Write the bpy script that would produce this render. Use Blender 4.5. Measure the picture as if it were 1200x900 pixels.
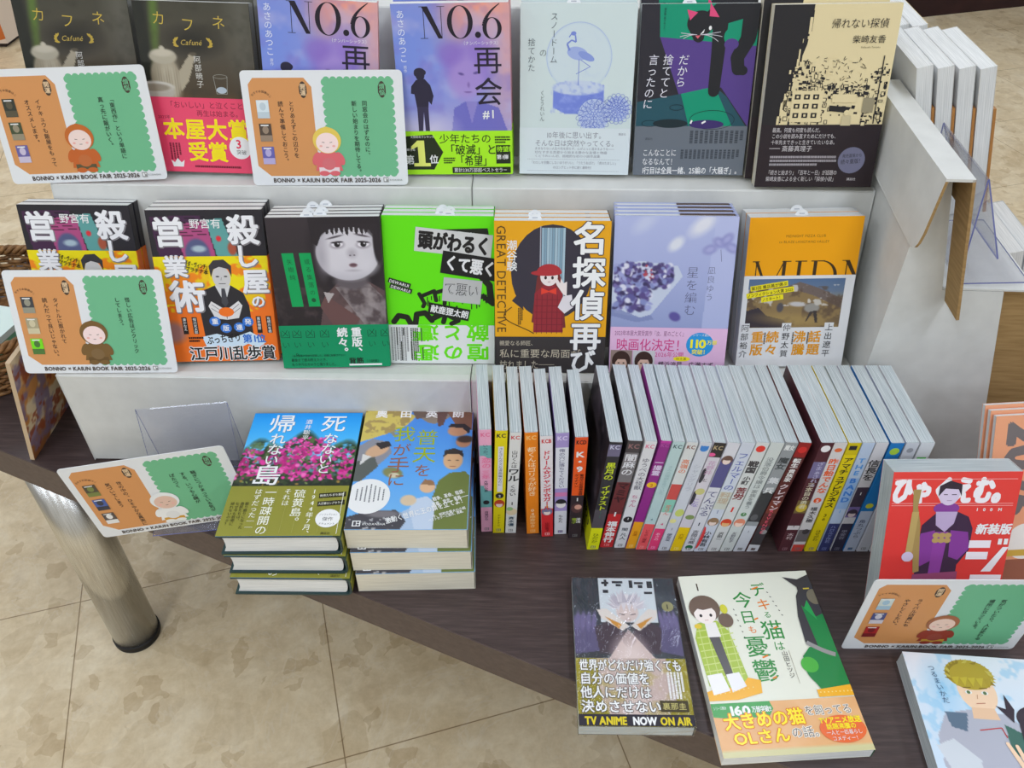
import bpy, math, random
import numpy as np
from mathutils import Matrix, Vector
R = math.radians
rng = np.random.RandomState(7)
random.seed(7)
SC = bpy.context.scene
COL = SC.collection
for o in list(bpy.data.objects):
    bpy.data.objects.remove(o)

# ------------------------------------------------------------------ camera, world, lamps
CAM = Vector((0, 0, .81))
th, yw = R(41.0), R(1.1)
fw = Vector((-math.sin(yw)*math.cos(th), math.cos(yw)*math.cos(th), -math.sin(th)))
cd = bpy.data.cameras.new('camera')
cd.sensor_width = 36; cd.lens = 983/1200*36; cd.clip_start = .02
cam = bpy.data.objects.new('camera', cd); COL.objects.link(cam)
cam.location = CAM; cam.rotation_euler = fw.to_track_quat('-Z', 'Y').to_euler()
SC.camera = cam
W = bpy.data.worlds.new('world'); SC.world = W; W.use_nodes = True
W.node_tree.nodes['Background'].inputs[0].default_value = (.93, .97, 1, 1)
W.node_tree.nodes['Background'].inputs[1].default_value = .62
vs = SC.view_settings
vs.view_transform = 'Standard'; vs.look = 'None'; vs.gamma = 1; vs.use_curve_mapping = False
vs.exposure = -.15
def lamp(name, loc, sx, sy, power, rz=0, col=(.86, .955, 1.12)):
    d = bpy.data.lights.new(name, 'AREA'); d.shape = 'RECTANGLE'; d.size = sx; d.size_y = sy
    d.energy = power; d.color = col
    o = bpy.data.objects.new(name, d); COL.objects.link(o); o.location = loc; o.rotation_euler = (0, 0, R(rz))
# rows of fluorescent tubes under the shop ceiling, 2.3 m above the table
for lx in (-4.4, -2.6, -.9, .8, 2.5, 4.3):
    for ly in (-2.6, -.7, 1.2, 3.1, 5.2, 7.2):
        lamp('ceiling_tube', (lx, ly, 2.27), .3, 1.25, 18 if ly < 0 else (7.5 if ly < 2 else 11))

# ------------------------------------------------------------------ colour, materials
def lin(c):
    c = np.asarray(c, float)/255.
    return np.where(c <= .04045, c/12.92, ((c+.055)/1.055)**2.4)
def newmat(name):
    m = bpy.data.materials.new(name); m.use_nodes = True
    nt = m.node_tree; b = nt.nodes['Principled BSDF']
    return m, nt, b
def rgba(c): return (*[float(x) for x in lin(c)], 1)
def print_mat(name, rough, spec=.5, coat=0.):
    m, nt, b = newmat(name)
    a = nt.nodes.new('ShaderNodeVertexColor'); a.layer_name = 'Col'
    nt.links.new(a.outputs[0], b.inputs['Base Color'])
    n = nt.nodes.new('ShaderNodeTexNoise'); n.inputs['Scale'].default_value = 60
    r = nt.nodes.new('ShaderNodeMapRange'); r.inputs[3].default_value = rough-.04; r.inputs[4].default_value = rough+.05
    nt.links.new(n.outputs[0], r.inputs[0]); nt.links.new(r.outputs[0], b.inputs['Roughness'])
    b.inputs['Specular IOR Level'].default_value = spec
    b.inputs['Coat Weight'].default_value = coat; b.inputs['Coat Roughness'].default_value = .12
    return m
PRINT = print_mat('printed_paper', .42, .35)
GLOSS = print_mat('printed_gloss_paper', .22, .5)
CARDP = print_mat('printed_card', .5, .3)
MATTE = print_mat('painted_matte', .6, .25)
def noise_mat(name, c1, c2, scale, rough=.6, stretch=(1, 1, 1), bump=0., spec=.3, detail=4, coord='Object', mid=.5, metal=0.):
    m, nt, b = newmat(name); N = nt.nodes; Lk = nt.links.new
    tc = N.new('ShaderNodeTexCoord'); mp = N.new('ShaderNodeMapping'); mp.inputs['Scale'].default_value = stretch
    n = N.new('ShaderNodeTexNoise'); n.inputs['Scale'].default_value = scale; n.inputs['Detail'].default_value = detail
    cr = N.new('ShaderNodeValToRGB'); cr.color_ramp.elements[0].color = rgba(c1); cr.color_ramp.elements[1].color = rgba(c2)
    cr.color_ramp.elements[0].position = mid-.2; cr.color_ramp.elements[1].position = mid+.2
    Lk(tc.outputs[coord], mp.inputs[0]); Lk(mp.outputs[0], n.inputs[0]); Lk(n.outputs[0], cr.inputs[0]); Lk(cr.outputs[0], b.inputs['Base Color'])
    b.inputs['Roughness'].default_value = rough; b.inputs['Specular IOR Level'].default_value = spec; b.inputs['Metallic'].default_value = metal
    if bump:
        bp = N.new('ShaderNodeBump'); bp.inputs['Strength'].default_value = bump; bp.inputs['Distance'].default_value = .002
        Lk(n.outputs[0], bp.inputs['Height']); Lk(bp.outputs[0], b.inputs['Normal'])
    return m
# page edges: fine leaves across the thickness (local y)
PAGES = noise_mat('page_edges_white', (205, 206, 202), (236, 236, 232), 14, .7, (1.2, 85, 1.2), .25)
PAGES_G = noise_mat('page_edges_grey_newsprint', (148, 161, 164), (214, 221, 221), 14, .38, (1.2, 75, 1.2), .3, .5)
PAGES_C = noise_mat('page_edges_cream', (203, 196, 176), (232, 226, 206), 14, .7, (1.2, 80, 1.2), .25)
WHITE = noise_mat('white_faced_cardboard', (206, 206, 200), (215, 215, 209), 40, .55, bump=.03)
KRAFT = noise_mat('kraft_cardboard', (146, 116, 72), (170, 138, 90), 25, .8, (1, 1, 12), .05)
BLACKP = noise_mat('black_rubber', (18, 17, 17), (30, 28, 27), 30, .55)
PLINTH = noise_mat('dark_maroon_laminate', (40, 20, 24), (54, 30, 32), 10, .4)
WICKER = noise_mat('wicker_cane', (92, 62, 36), (160, 118, 72), 90, .55, bump=.2)
CHROME = noise_mat('brushed_steel', (196, 195, 190), (222, 221, 217), 16, .27, (40, 40, 1.5), metal=1., spec=.5)
def wood_mat(name, c1, c2, c3, rough, rz):
    m, nt, b = newmat(name); N = nt.nodes; Lk = nt.links.new
    tc = N.new('ShaderNodeTexCoord'); mp = N.new('ShaderNodeMapping')
    mp.inputs['Rotation'].default_value = (0, 0, rz); mp.inputs['Scale'].default_value = (6, 90, 60)
    n = N.new('ShaderNodeTexNoise'); n.inputs['Scale'].default_value = 3; n.inputs['Detail'].default_value = 8; n.inputs['Roughness'].default_value = .65
    n2 = N.new('ShaderNodeTexNoise'); n2.inputs['Scale'].default_value = 5; n2.inputs['Detail'].default_value = 3
    cr = N.new('ShaderNodeValToRGB'); e = cr.color_ramp.elements
    e[0].color = rgba(c1); e[0].position = .32; e[1].color = rgba(c3); e[1].position = .72
    k = e.new(.52); k.color = rgba(c2)
    Lk(tc.outputs['Object'], mp.inputs[0]); Lk(mp.outputs[0], n.inputs[0]); Lk(tc.outputs['Object'], n2.inputs[0])
    Lk(n.outputs[0], cr.inputs[0]); Lk(cr.outputs[0], b.inputs['Base Color'])
    r = N.new('ShaderNodeMapRange'); r.inputs[3].default_value = rough-.08; r.inputs[4].default_value = rough+.1
    Lk(n2.outputs[0], r.inputs[0]); Lk(r.outputs[0], b.inputs['Roughness']); b.inputs['Specular IOR Level'].default_value = .45
    bp = N.new('ShaderNodeBump'); bp.inputs['Strength'].default_value = .12; bp.inputs['Distance'].default_value = .001
    Lk(n.outputs[0], bp.inputs['Height']); Lk(bp.outputs[0], b.inputs['Normal'])
    return m
WOOD = wood_mat('dark_wenge_tabletop', (54, 43, 42), (68, 55, 53), (86, 72, 69), .4, R(23))
EDGE = wood_mat('dark_table_edge_band', (76, 62, 56), (84, 70, 64), (93, 79, 72), .5, R(23))
def floor_mat():
    m, nt, b = newmat('beige_stone_vinyl_tile'); N = nt.nodes; Lk = nt.links.new
    tc = N.new('ShaderNodeTexCoord'); mp = N.new('ShaderNodeMapping'); mp.vector_type = 'TEXTURE'
    mp.inputs['Rotation'].default_value = (0, 0, R(17.5))
    Lk(tc.outputs['Object'], mp.inputs[0])
    def noise(s, d=4, rg=.6, dist=0.):
        n = N.new('ShaderNodeTexNoise'); n.inputs['Scale'].default_value = s; n.inputs['Detail'].default_value = d
        n.inputs['Roughness'].default_value = rg; n.inputs['Distortion'].default_value = dist
        Lk(mp.outputs[0], n.inputs[0]); return n
    def ramp(src, stops):
        cr = N.new('ShaderNodeValToRGB'); e = cr.color_ramp.elements
        e[0].position, e[0].color = stops[0][0], rgba(stops[0][1]); e[1].position, e[1].color = stops[-1][0], rgba(stops[-1][1])
        for p, c in stops[1:-1]: k = e.new(p); k.color = rgba(c)
        Lk(src, cr.inputs[0]); return cr
    def mix(fac, a, bb, t='MIX'):
        x = N.new('ShaderNodeMix'); x.data_type = 'RGBA'; x.blend_type = t
        if isinstance(fac, float): x.inputs[0].default_value = fac
        else: Lk(fac, x.inputs[0])
        Lk(a, x.inputs[6]); Lk(bb, x.inputs[7]); return x.outputs[2]
    base = ramp(noise(5, 6, .7, .5).outputs[0], [(.3, (216, 197, 162)), (.5, (228, 212, 180)), (.7, (240, 228, 201))])
    def chips(scale, lo, hi, dark, thick):
        v = N.new('ShaderNodeTexVoronoi'); v.inputs['Scale'].default_value = scale; v.inputs['Randomness'].default_value = 1
        w = noise(scale*.9, 2, .5); ad = N.new('ShaderNodeVectorMath'); ad.operation = 'MULTIPLY_ADD'; ad.inputs[1].default_value = (.05, .05, 0)
        Lk(w.outputs[1], ad.inputs[0]); Lk(mp.outputs[0], ad.inputs[2]); Lk(ad.outputs[0], v.inputs[0])
        sp_ = N.new('ShaderNodeSeparateColor'); Lk(v.outputs['Color'], sp_.inputs[0])
        return ramp(sp_.outputs[0], [(0, dark), (lo, dark), (hi, (255, 255, 255)), (1, thick)])
    mott = ramp(noise(20, 5, .7, .6).outputs[0], [(.3, (218, 208, 194)), (.5, (240, 234, 224)), (.7, (255, 255, 255))])
    fine = ramp(noise(60, 4, .7).outputs[0], [(.3, (228, 224, 216)), (.7, (255, 255, 255))])
    c = mix(.45, base.outputs[0], chips(17, .12, .3, (230, 222, 208), (255, 252, 246)).outputs[0], 'MULTIPLY')
    c = mix(.42, c, chips(34, .07, .1, (206, 192, 170), (255, 255, 255)).outputs[0], 'MULTIPLY')
    c = mix(.5, c, fine.outputs[0], 'MULTIPLY'); c = mix(.62, c, mott.outputs[0], 'MULTIPLY')
    vein = ramp(noise(4.5, 4, .6, 2.2).outputs[0], [(.485, (0, 0, 0)), (.5, (255, 255, 255)), (.515, (0, 0, 0))])
    vm = N.new('ShaderNodeMath'); vm.operation = 'MULTIPLY'; vm.inputs[1].default_value = .22; Lk(vein.outputs[0], vm.inputs[0])
    lt = N.new('ShaderNodeRGB'); lt.outputs[0].default_value = rgba((222, 212, 192)); c = mix(vm.outputs[0], c, lt.outputs[0])
    br = N.new('ShaderNodeTexBrick'); br.offset = 0; br.inputs['Scale'].default_value = 1
    br.inputs['Brick Width'].default_value = .425; br.inputs['Row Height'].default_value = .425
    br.inputs['Mortar Size'].default_value = .0012; br.inputs['Mortar Smooth'].default_value = .3
    mp2 = N.new('ShaderNodeMapping'); mp2.inputs['Location'].default_value = (.505+.425*4, -1.085+.425*8, 0)
    Lk(mp.outputs[0], mp2.inputs[0]); Lk(mp2.outputs[0], br.inputs[0])
    dk = ramp(br.outputs['Fac'], [(0, (255, 255, 255)), (1, (176, 164, 148))])
    c = mix(1., c, dk.outputs[0], 'MULTIPLY')
    Lk(c, b.inputs['Base Color'])
    b.inputs['Roughness'].default_value = .38; b.inputs['Specular IOR Level'].default_value = .4
    return m
FLOOR = floor_mat()
def clear_mat(name, tint, ior=1.12, rough=.03, mixf=.5):
    # thin clear plastic sheet: mostly straight through, with a glossy skin
    m = bpy.data.materials.new(name); m.use_nodes = True; nt = m.node_tree; N = nt.nodes; Lk = nt.links.new
    N.remove(N['Principled BSDF'])
    t = N.new('ShaderNodeBsdfTransparent'); t.inputs[0].default_value = rgba(tint)
    g = N.new('ShaderNodeBsdfGlossy'); g.inputs['Roughness'].default_value = rough
    d = N.new('ShaderNodeBsdfDiffuse'); d.inputs[0].default_value = rgba((200, 204, 222))
    f = N.new('ShaderNodeLayerWeight'); f.inputs[0].default_value = mixf
    ns = N.new('ShaderNodeTexNoise'); ns.inputs['Scale'].default_value = 40
    r = N.new('ShaderNodeMapRange'); r.inputs[3].default_value = .04; r.inputs[4].default_value = .1
    x1 = N.new('ShaderNodeMixShader'); x2 = N.new('ShaderNodeMixShader')
    Lk(ns.outputs[0], r.inputs[0]); Lk(r.outputs[0], x1.inputs[0]); Lk(t.outputs[0], x1.inputs[1]); Lk(d.outputs[0], x1.inputs[2])
    pw = N.new('ShaderNodeMath'); pw.operation = 'POWER'; pw.inputs[1].default_value = 4; ma = N.new('ShaderNodeMath'); ma.operation = 'MULTIPLY_ADD'; ma.inputs[1].default_value = .75; ma.inputs[2].default_value = .035
    f.inputs[0].default_value = .5; Lk(f.outputs['Facing'], pw.inputs[0]); Lk(pw.outputs[0], ma.inputs[0]); Lk(ma.outputs[0], x2.inputs[0]); Lk(x1.outputs[0], x2.inputs[1]); Lk(g.outputs[0], x2.inputs[2])
    Lk(x2.outputs[0], N['Material Output'].inputs[0])
    return m
ACRYL = clear_mat('clear_acrylic', (253, 253, 254), mixf=.14)
ACRYL_EDGE = noise_mat('acrylic_cut_edge', (98, 104, 158), (120, 126, 178), 30, .2, spec=.5)
def film_mat():
    # crinkled shrink film: straight through except where a wrinkle throws a glint
    m = bpy.data.materials.new('clear_shrink_film'); m.use_nodes = True; nt = m.node_tree; N = nt.nodes; Lk = nt.links.new
    N.remove(N['Principled BSDF'])
    t = N.new('ShaderNodeBsdfTransparent'); g = N.new('ShaderNodeBsdfGlossy'); g.inputs['Roughness'].default_value = .07
    tc = N.new('ShaderNodeTexCoord'); mp = N.new('ShaderNodeMapping'); mp.inputs['Scale'].default_value = (1, 1, .35); mp.inputs['Rotation'].default_value = (0, .5, 0)
    n = N.new('ShaderNodeTexNoise'); n.inputs['Scale'].default_value = 55; n.inputs['Detail'].default_value = 3; n.inputs['Distortion'].default_value = 1.5
    bp = N.new('ShaderNodeBump'); bp.inputs['Strength'].default_value = 1.; bp.inputs['Distance'].default_value = .004
    f = N.new('ShaderNodeLayerWeight'); f.inputs[0].default_value = .5; pw = N.new('ShaderNodeMath'); pw.operation = 'POWER'; pw.inputs[1].default_value = 4; ma = N.new('ShaderNodeMath'); ma.operation = 'MULTIPLY_ADD'; ma.inputs[1].default_value = .8; ma.inputs[2].default_value = .06
    Lk(f.outputs['Facing'], pw.inputs[0]); Lk(pw.outputs[0], ma.inputs[0])
    x = N.new('ShaderNodeMixShader')
    Lk(tc.outputs['Object'], mp.inputs[0]); Lk(mp.outputs[0], n.inputs[0]); Lk(n.outputs[0], bp.inputs['Height']); Lk(bp.outputs[0], g.inputs['Normal']); Lk(bp.outputs[0], f.inputs['Normal'])
    Lk(ma.outputs[0], x.inputs[0]); Lk(t.outputs[0], x.inputs[1]); Lk(g.outputs[0], x.inputs[2]); Lk(x.outputs[0], N['Material Output'].inputs[0])
    return m
WRAP = film_mat()

# ------------------------------------------------------------------ mesh building
class MB:
    """collects numpy chunks of vertices, faces and vertex colours, then links ONE mesh object"""
    def __init__(s): s.v = []; s.c = []; s.cnt = []; s.idx = []; s.mi = []; s.n = 0
    def add(s, verts, faces, col=(200, 200, 200), mi=0):
        verts = np.asarray(verts, float).reshape(-1, 3)
        c = np.asarray(col, float)
        if c.ndim == 1: c = np.tile(lin(c), (len(verts), 1))
        s.v.append(verts); s.c.append(c)
        if isinstance(faces, np.ndarray):
            s.cnt.append(np.full(len(faces), faces.shape[1])); s.idx.append(faces.ravel()+s.n); k = len(faces)
        else:
            s.cnt.append(np.array([len(f) for f in faces], int)); s.idx.append(np.array([i for f in faces for i in f], int)+s.n); k = len(faces)
        s.mi.append(np.full(k, mi)); s.n += len(verts)
        return s
    def box(s, x0, x1, y0, y1, z0, z1, col=(200, 200, 200), mi=0, M=None):
        v = np.array([(x, y, z) for z in (z0, z1) for y in (y0, y1) for x in (x0, x1)], float)
        if M is not None: v = xf(v, M)
        return s.add(v, np.array([(0, 2, 3, 1), (4, 5, 7, 6), (0, 1, 5, 4), (2, 6, 7, 3), (0, 4, 6, 2), (1, 3, 7, 5)]), col, mi)
    def prism(s, poly, axis, a, b, col=(200, 200, 200), mi=0, capmi=None):
        """poly of 2-D points extruded along axis 0/1/2 from a to b"""
        n = len(poly); o = [i for i in range(3) if i != axis]; v = np.zeros((2*n, 3))
        for k, t in enumerate((a, b)):
            v[k*n:(k+1)*n, o] = poly; v[k*n:(k+1)*n, axis] = t
        s.add(v, [(i, (i+1) % n, n+(i+1) % n, n+i) for i in range(n)], col, mi)
        return s.add(v, [tuple(range(n)), tuple(range(2*n-1, n-1, -1))], col, mi if capmi is None else capmi)
    def tube(s, pts, r, col=(200, 200, 200), seg=8, mi=0, closed=False):
        pts = np.asarray(pts, float); n = len(pts)
        if closed: t = np.roll(pts, -1, 0)-np.roll(pts, 1, 0)
        else: t = np.gradient(pts, axis=0)
        t /= np.linalg.norm(t, axis=1)[:, None]+1e-12
        up = np.array([0, 0, 1.]); a = np.cross(t, up); bad = np.linalg.norm(a, axis=1) < .05
        a[bad] = np.cross(t[bad], [1., 0, 0]); a /= np.linalg.norm(a, axis=1)[:, None]; b = np.cross(a, t)
        rr = np.broadcast_to(np.asarray(r, float), (n,))
        ang = np.linspace(0, 2*np.pi, seg, endpoint=False)
        v = pts[:, None]+rr[:, None, None]*(np.cos(ang)[None, :, None]*a[:, None]+np.sin(ang)[None, :, None]*b[:, None])
        m = n if closed else n-1
        i = np.arange(m)[:, None]; j = np.arange(seg)[None]; i2 = (i+1) % n; j2 = (j+1) % seg
        f = np.stack([i*seg+j, i*seg+j2, i2*seg+j2, i2*seg+j], -1).reshape(-1, 4)
        s.add(v.reshape(-1, 3), f, col, mi)
        if not closed: s.add(v.reshape(-1, 3), [tuple(range(seg))[::-1], tuple((n-1)*seg+k for k in range(seg))], col, mi)
        return s
    def lathe(s, prof, col=(200, 200, 200), seg=40, mi=0, c=(0, 0, 0)):
        ang = np.linspace(0, 2*np.pi, seg, endpoint=False); prof = np.asarray(prof, float); n = len(prof)
        v = np.stack([prof[:, None, 0]*np.cos(ang), prof[:, None, 0]*np.sin(ang), np.repeat(prof[:, 1:2], seg, 1)], -1)+np.array(c)
        i = np.arange(n-1)[:, None]; j = np.arange(seg)[None]; j2 = (j+1) % seg
        f = np.stack([i*seg+j, i*seg+j2, (i+1)*seg+j2, (i+1)*seg+j], -1).reshape(-1, 4)
        return s.add(v.reshape(-1, 3), f, col, mi)
    def build(s, name, mats, parent=None, smooth=False, M=None):
        me = bpy.data.meshes.new(name)
        v = np.concatenate(s.v); cnt = np.concatenate(s.cnt); idx = np.concatenate(s.idx)
        if M is not None: v = xf(v, M)
        me.vertices.add(len(v)); me.vertices.foreach_set('co', v.astype(np.float32).ravel())
        me.loops.add(len(idx)); me.loops.foreach_set('vertex_index', idx.astype(np.int32))
        me.polygons.add(len(cnt)); st = np.concatenate([[0], np.cumsum(cnt)[:-1]])
        me.polygons.foreach_set('loop_start', st.astype(np.int32))
        mats = mats if isinstance(mats, (list, tuple)) else [mats]
        for m in mats: me.materials.append(m)
        me.polygons.foreach_set('material_index', np.concatenate(s.mi).astype(np.int32))
        me.polygons.foreach_set('use_smooth', np.full(len(cnt), smooth))
        me.update(calc_edges=True); me.validate()
        at = me.color_attributes.new('Col', 'FLOAT_COLOR', 'POINT')
        c = np.concatenate(s.c); at.data.foreach_set('color', np.c_[c, np.ones(len(c))].astype(np.float32).ravel())
        o = bpy.data.objects.new(name, me); COL.objects.link(o)
        if parent: o.parent = parent
        return o
def xf(v, M):
    M = np.array(M); return v@M[:3, :3].T+M[:3, 3]
def tag(o, label=None, cat=None, group=None, kind=None):
    if label: o['label'] = label
    if cat: o['category'] = cat
    if group: o['group'] = group
    if kind: o['kind'] = kind
    return o
def empty(name, M, label, cat, group=None):
    o = bpy.data.objects.new(name, None); COL.objects.link(o); o.empty_display_size = .02
    o.matrix_world = M if isinstance(M, Matrix) else Matrix.Translation(M)
    return tag(o, label, cat, group)
def dup(root, M, label, group=None, skip=()):
    r = root.copy(); COL.objects.link(r); r.matrix_world = M; r['label'] = label
    if group: r['group'] = group
    for ch in root.children:
        if ch.name.split('.')[0] in skip: continue
        c = ch.copy(); COL.objects.link(c); c.parent = r
        for g in ch.children:
            d = g.copy(); COL.objects.link(d); d.parent = c
    return r
def pose(x, y, z, yaw, phi, roll):
    """bottom centre of a front face; yaw about z, phi leaning back, roll in its own plane (degrees)"""
    yaw, phi, roll = R(yaw), R(phi), R(roll)
    u0 = Vector((math.cos(yaw), math.sin(yaw), 0)); b = Vector((-math.sin(yaw), math.cos(yaw), 0))
    v0 = math.cos(phi)*Vector((0, 0, 1))+math.sin(phi)*b
    u = math.cos(roll)*u0+math.sin(roll)*v0; v = math.cos(roll)*v0-math.sin(roll)*u0
    n = u.cross(v)
    return Matrix(((u.x, -n.x, v.x, x), (u.y, -n.y, v.y, y), (u.z, -n.z, v.z, z), (0, 0, 0, 1)))

# ------------------------------------------------------------------ lettering
_tc = bpy.data.curves.new('lettering', 'FONT'); _tc.resolution_u = 2
_to = bpy.data.objects.new('lettering', _tc); COL.objects.link(_to)
_G = {}
def glyph(ch, bold):
    k = (ch, bold)
    if k not in _G:
        _tc.body = ch; _tc.offset = bold; bpy.context.view_layer.update()
        me = bpy.data.meshes.new_from_object(_to.evaluated_get(bpy.context.evaluated_depsgraph_get()))
        n = len(me.vertices)
        if n:
            v = np.zeros(n*3); me.vertices.foreach_get('co', v); v = v.reshape(-1, 3)[:, :2]
            f = [tuple(p.vertices) for p in me.polygons]
        else: v = np.zeros((0, 2)); f = []
        wide = ord(ch) > 0x2000
        adv = 1.0 if wide else ((v[:, 0].max()+.07) if n else .3)
        bpy.data.meshes.remove(me); _G[k] = (v, f, adv)
    return _G[k]
VROT = set('ー〜—…（）「」『』―－・-=()')
def clip_poly(p, w, h):
    for ax, lim, sg in ((0, 0, 1), (0, w, -1), (1, 0, 1), (1, h, -1)):
        out = []
        for i in range(len(p)):
            a, b = p[i-1], p[i]; da, db = sg*(a[ax]-lim), sg*(b[ax]-lim)
            if (da >= 0) != (db >= 0):
                t = da/(da-db); out.append(a+t*(b-a))
            if db >= 0: out.append(b)
        p = out
        if len(p) < 3: return None
    return np.array(p)
class Art:
    """flat printing on a w x h mm sheet, origin top left, y down; every call lies a hair above the one before"""
    def __init__(s, w, h): s.w, s.h = w, h; s.items = []; s.k = 0
    def _push(s, v, f, col):
        v = np.asarray(v, float)
        if (v.min() < -1e-6) or v[:, 0].max() > s.w+1e-6 or v[:, 1].max() > s.h+1e-6:
            for face in f:
                p = clip_poly([v[i] for i in face], s.w, s.h)
                if p is not None: s.items.append((p, [tuple(range(len(p)))], col, s.k))
        else: s.items.append((v, f, col, s.k))
    def poly(s, pts, col):
        s.k += 1; s._push(pts, [tuple(range(len(pts)))], col); return s
    def rect(s, x, y, w, h, col, rot=0):
        p = np.array([(0, 0), (w, 0), (w, h), (0, h)], float)
        if rot: p = rot2(p, rot)
        return s.poly(p+(x, y), col)
    def ell(s, cx, cy, rx, ry, col, rot=0, a0=0, a1=360, n=28):
        a = np.radians(np.linspace(a0, a1, n, endpoint=(a1-a0 < 360)))
        p = np.c_[rx*np.cos(a), ry*np.sin(a)]
        return s.poly(rot2(p, rot)+(cx, cy), col)
    def ring(s, cx, cy, rx, ry, t, col, t2=None, a0=0, a1=360, n=40, rot=0):
        """elliptical ring; t = stroke at the sides, t2 = stroke at top and bottom"""
        t2 = t if t2 is None else t2; a = np.radians(np.linspace(a0, a1, n))
        o = rot2(np.c_[rx*np.cos(a), ry*np.sin(a)], rot)+(cx, cy); i = rot2(np.c_[(rx-t)*np.cos(a), (ry-t2)*np.sin(a)], rot)+(cx, cy)
        s.k += 1; s._push(np.r_[o, i], [(k, k+1, n+k+1, n+k) for k in range(n-1)], col); return s
    def line(s, pts, wd, col):
        s.k += 1; pts = np.asarray(pts, float)
        wd = np.broadcast_to(np.asarray(wd, float), (len(pts),))
        for i in range(len(pts)-1):
            a, b = pts[i], pts[i+1]; d = b-a; l = np.linalg.norm(d)
            if l < 1e-9: continue
            nn = np.array((-d[1], d[0]))/l/2
            s._push([a+nn*wd[i], b+nn*wd[i+1], b-nn*wd[i+1], a-nn*wd[i]], [(0, 1, 2, 3)], col); s.k += .1
        return s
    def curve(s, fx, wd, col, n=24): return s.line([fx(t) for t in np.linspace(0, 1, n)], wd, col)
    def text(s, t, x, y, size, col, vert=False, bold=0., rot=0, sx=1., track=0., skew=0., fit=None):
        s.k += 1; cx = cy = 0.; glyphs = []
        for ch in t:
            if ch == '\n': continue
            v, f, adv = glyph(ch, min(bold, 0.))
            p = v.copy(); small = ch in 'っゃゅょァィッャュョぁぃぇ'
            if vert:
                if ch in VROT: p = np.c_[p[:, 1]-.38, -(p[:, 0]-.5)] if len(p) else p
                elif len(p):
                    if ord(ch) < 0x2000: p = p-( (p[:, 0].min()+p[:, 0].max())/2, .38)
                    else: p = p-(.5, .38)
                    if ch in '、。': p = p+(.55, .55)
                q = np.c_[p[:, 0]*sx, -p[:, 1]+.5+cy]; cy += 1+track if ch != ' ' else .5
            else:
                q = np.c_[(p[:, 0]+cx)*sx, .88-p[:, 1]]; cx += adv+track
            if len(f): glyphs.append((q, f))
        if not glyphs: return s
        if fit:
            tot = cy if vert else cx*sx; k = fit/size/tot
            glyphs = [((q*(1, k) if vert else q*(k, 1)), f) for q, f in glyphs]
        for q, f in glyphs:
            q = q*size
            if skew: q = np.c_[q[:, 0]-skew*q[:, 1], q[:, 1]]
            if rot: q = rot2(q, rot)
            if bold > 0:   # heavier weight: the same glyph nudged round a small circle
                n = 4 if bold < .02 else 8
                for k in range(n):
                    t_ = (k+.5)*2*math.pi/n; s._push(q+(x+bold*size*math.cos(t_), y+bold*size*math.sin(t_)), f, col); s.k += .2
                if bold > .05: s._push(q+(x, y), f, col)
            else: s._push(q+(x, y), f, col)
        return s
    def greek(s, x, y, w, h, n, col, vert=False):
        """lines of print too small to read in the photograph"""
        s.k += 1
        for i in range(n):
            p = (i+.5)/n; L = 0; full = h if vert else w
            while L < full*(.97 if i < n-1 else .7):
                d = random.uniform(.8, 2.6); d = min(d, full-L)
                if vert: xx = x+w*p; s._push([(xx-.32*w/n, y+L), (xx+.32*w/n, y+L), (xx+.32*w/n, y+L+d*.8), (xx-.32*w/n, y+L+d*.8)], [(0, 1, 2, 3)], col)
                else: yy = y+h*p; s._push([(x+L, yy-.3*h/n), (x+L+d*.8, yy-.3*h/n), (x+L+d*.8, yy+.3*h/n), (x+L, yy+.3*h/n)], [(0, 1, 2, 3)], col)
                L += d
        return s
    def paint(s, P, x=0, y=0):
        """a Paint raster laid down as a grid of coloured vertices"""
        s.k += 1; ny, nx = P.X.shape
        i = np.arange(ny-1)[:, None]; j = np.arange(nx-1)[None]
        f = np.stack([i*nx+j, i*nx+j+1, (i+1)*nx+j+1, (i+1)*nx+j], -1).reshape(-1, 4)
        s.items.append((np.c_[P.X.ravel()+x, P.Y.ravel()+y], f, lin(np.clip(P.c, 0, 255)).reshape(-1, 3), s.k)); return s
    def emit(s, mb, fn, mi=0, d0=.00006, dd=.000012):
        dd = min(dd, .0011/max(1, s.k))
        for v, f, col, k in s.items: mb.add(fn(v, d0+dd*k), f, col, mi)
def rot2(p, deg):
    a = R(deg); c, n = math.cos(a), math.sin(a); p = np.asarray(p, float)
    return np.c_[p[:, 0]*c-p[:, 1]*n, p[:, 0]*n+p[:, 1]*c]
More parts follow.
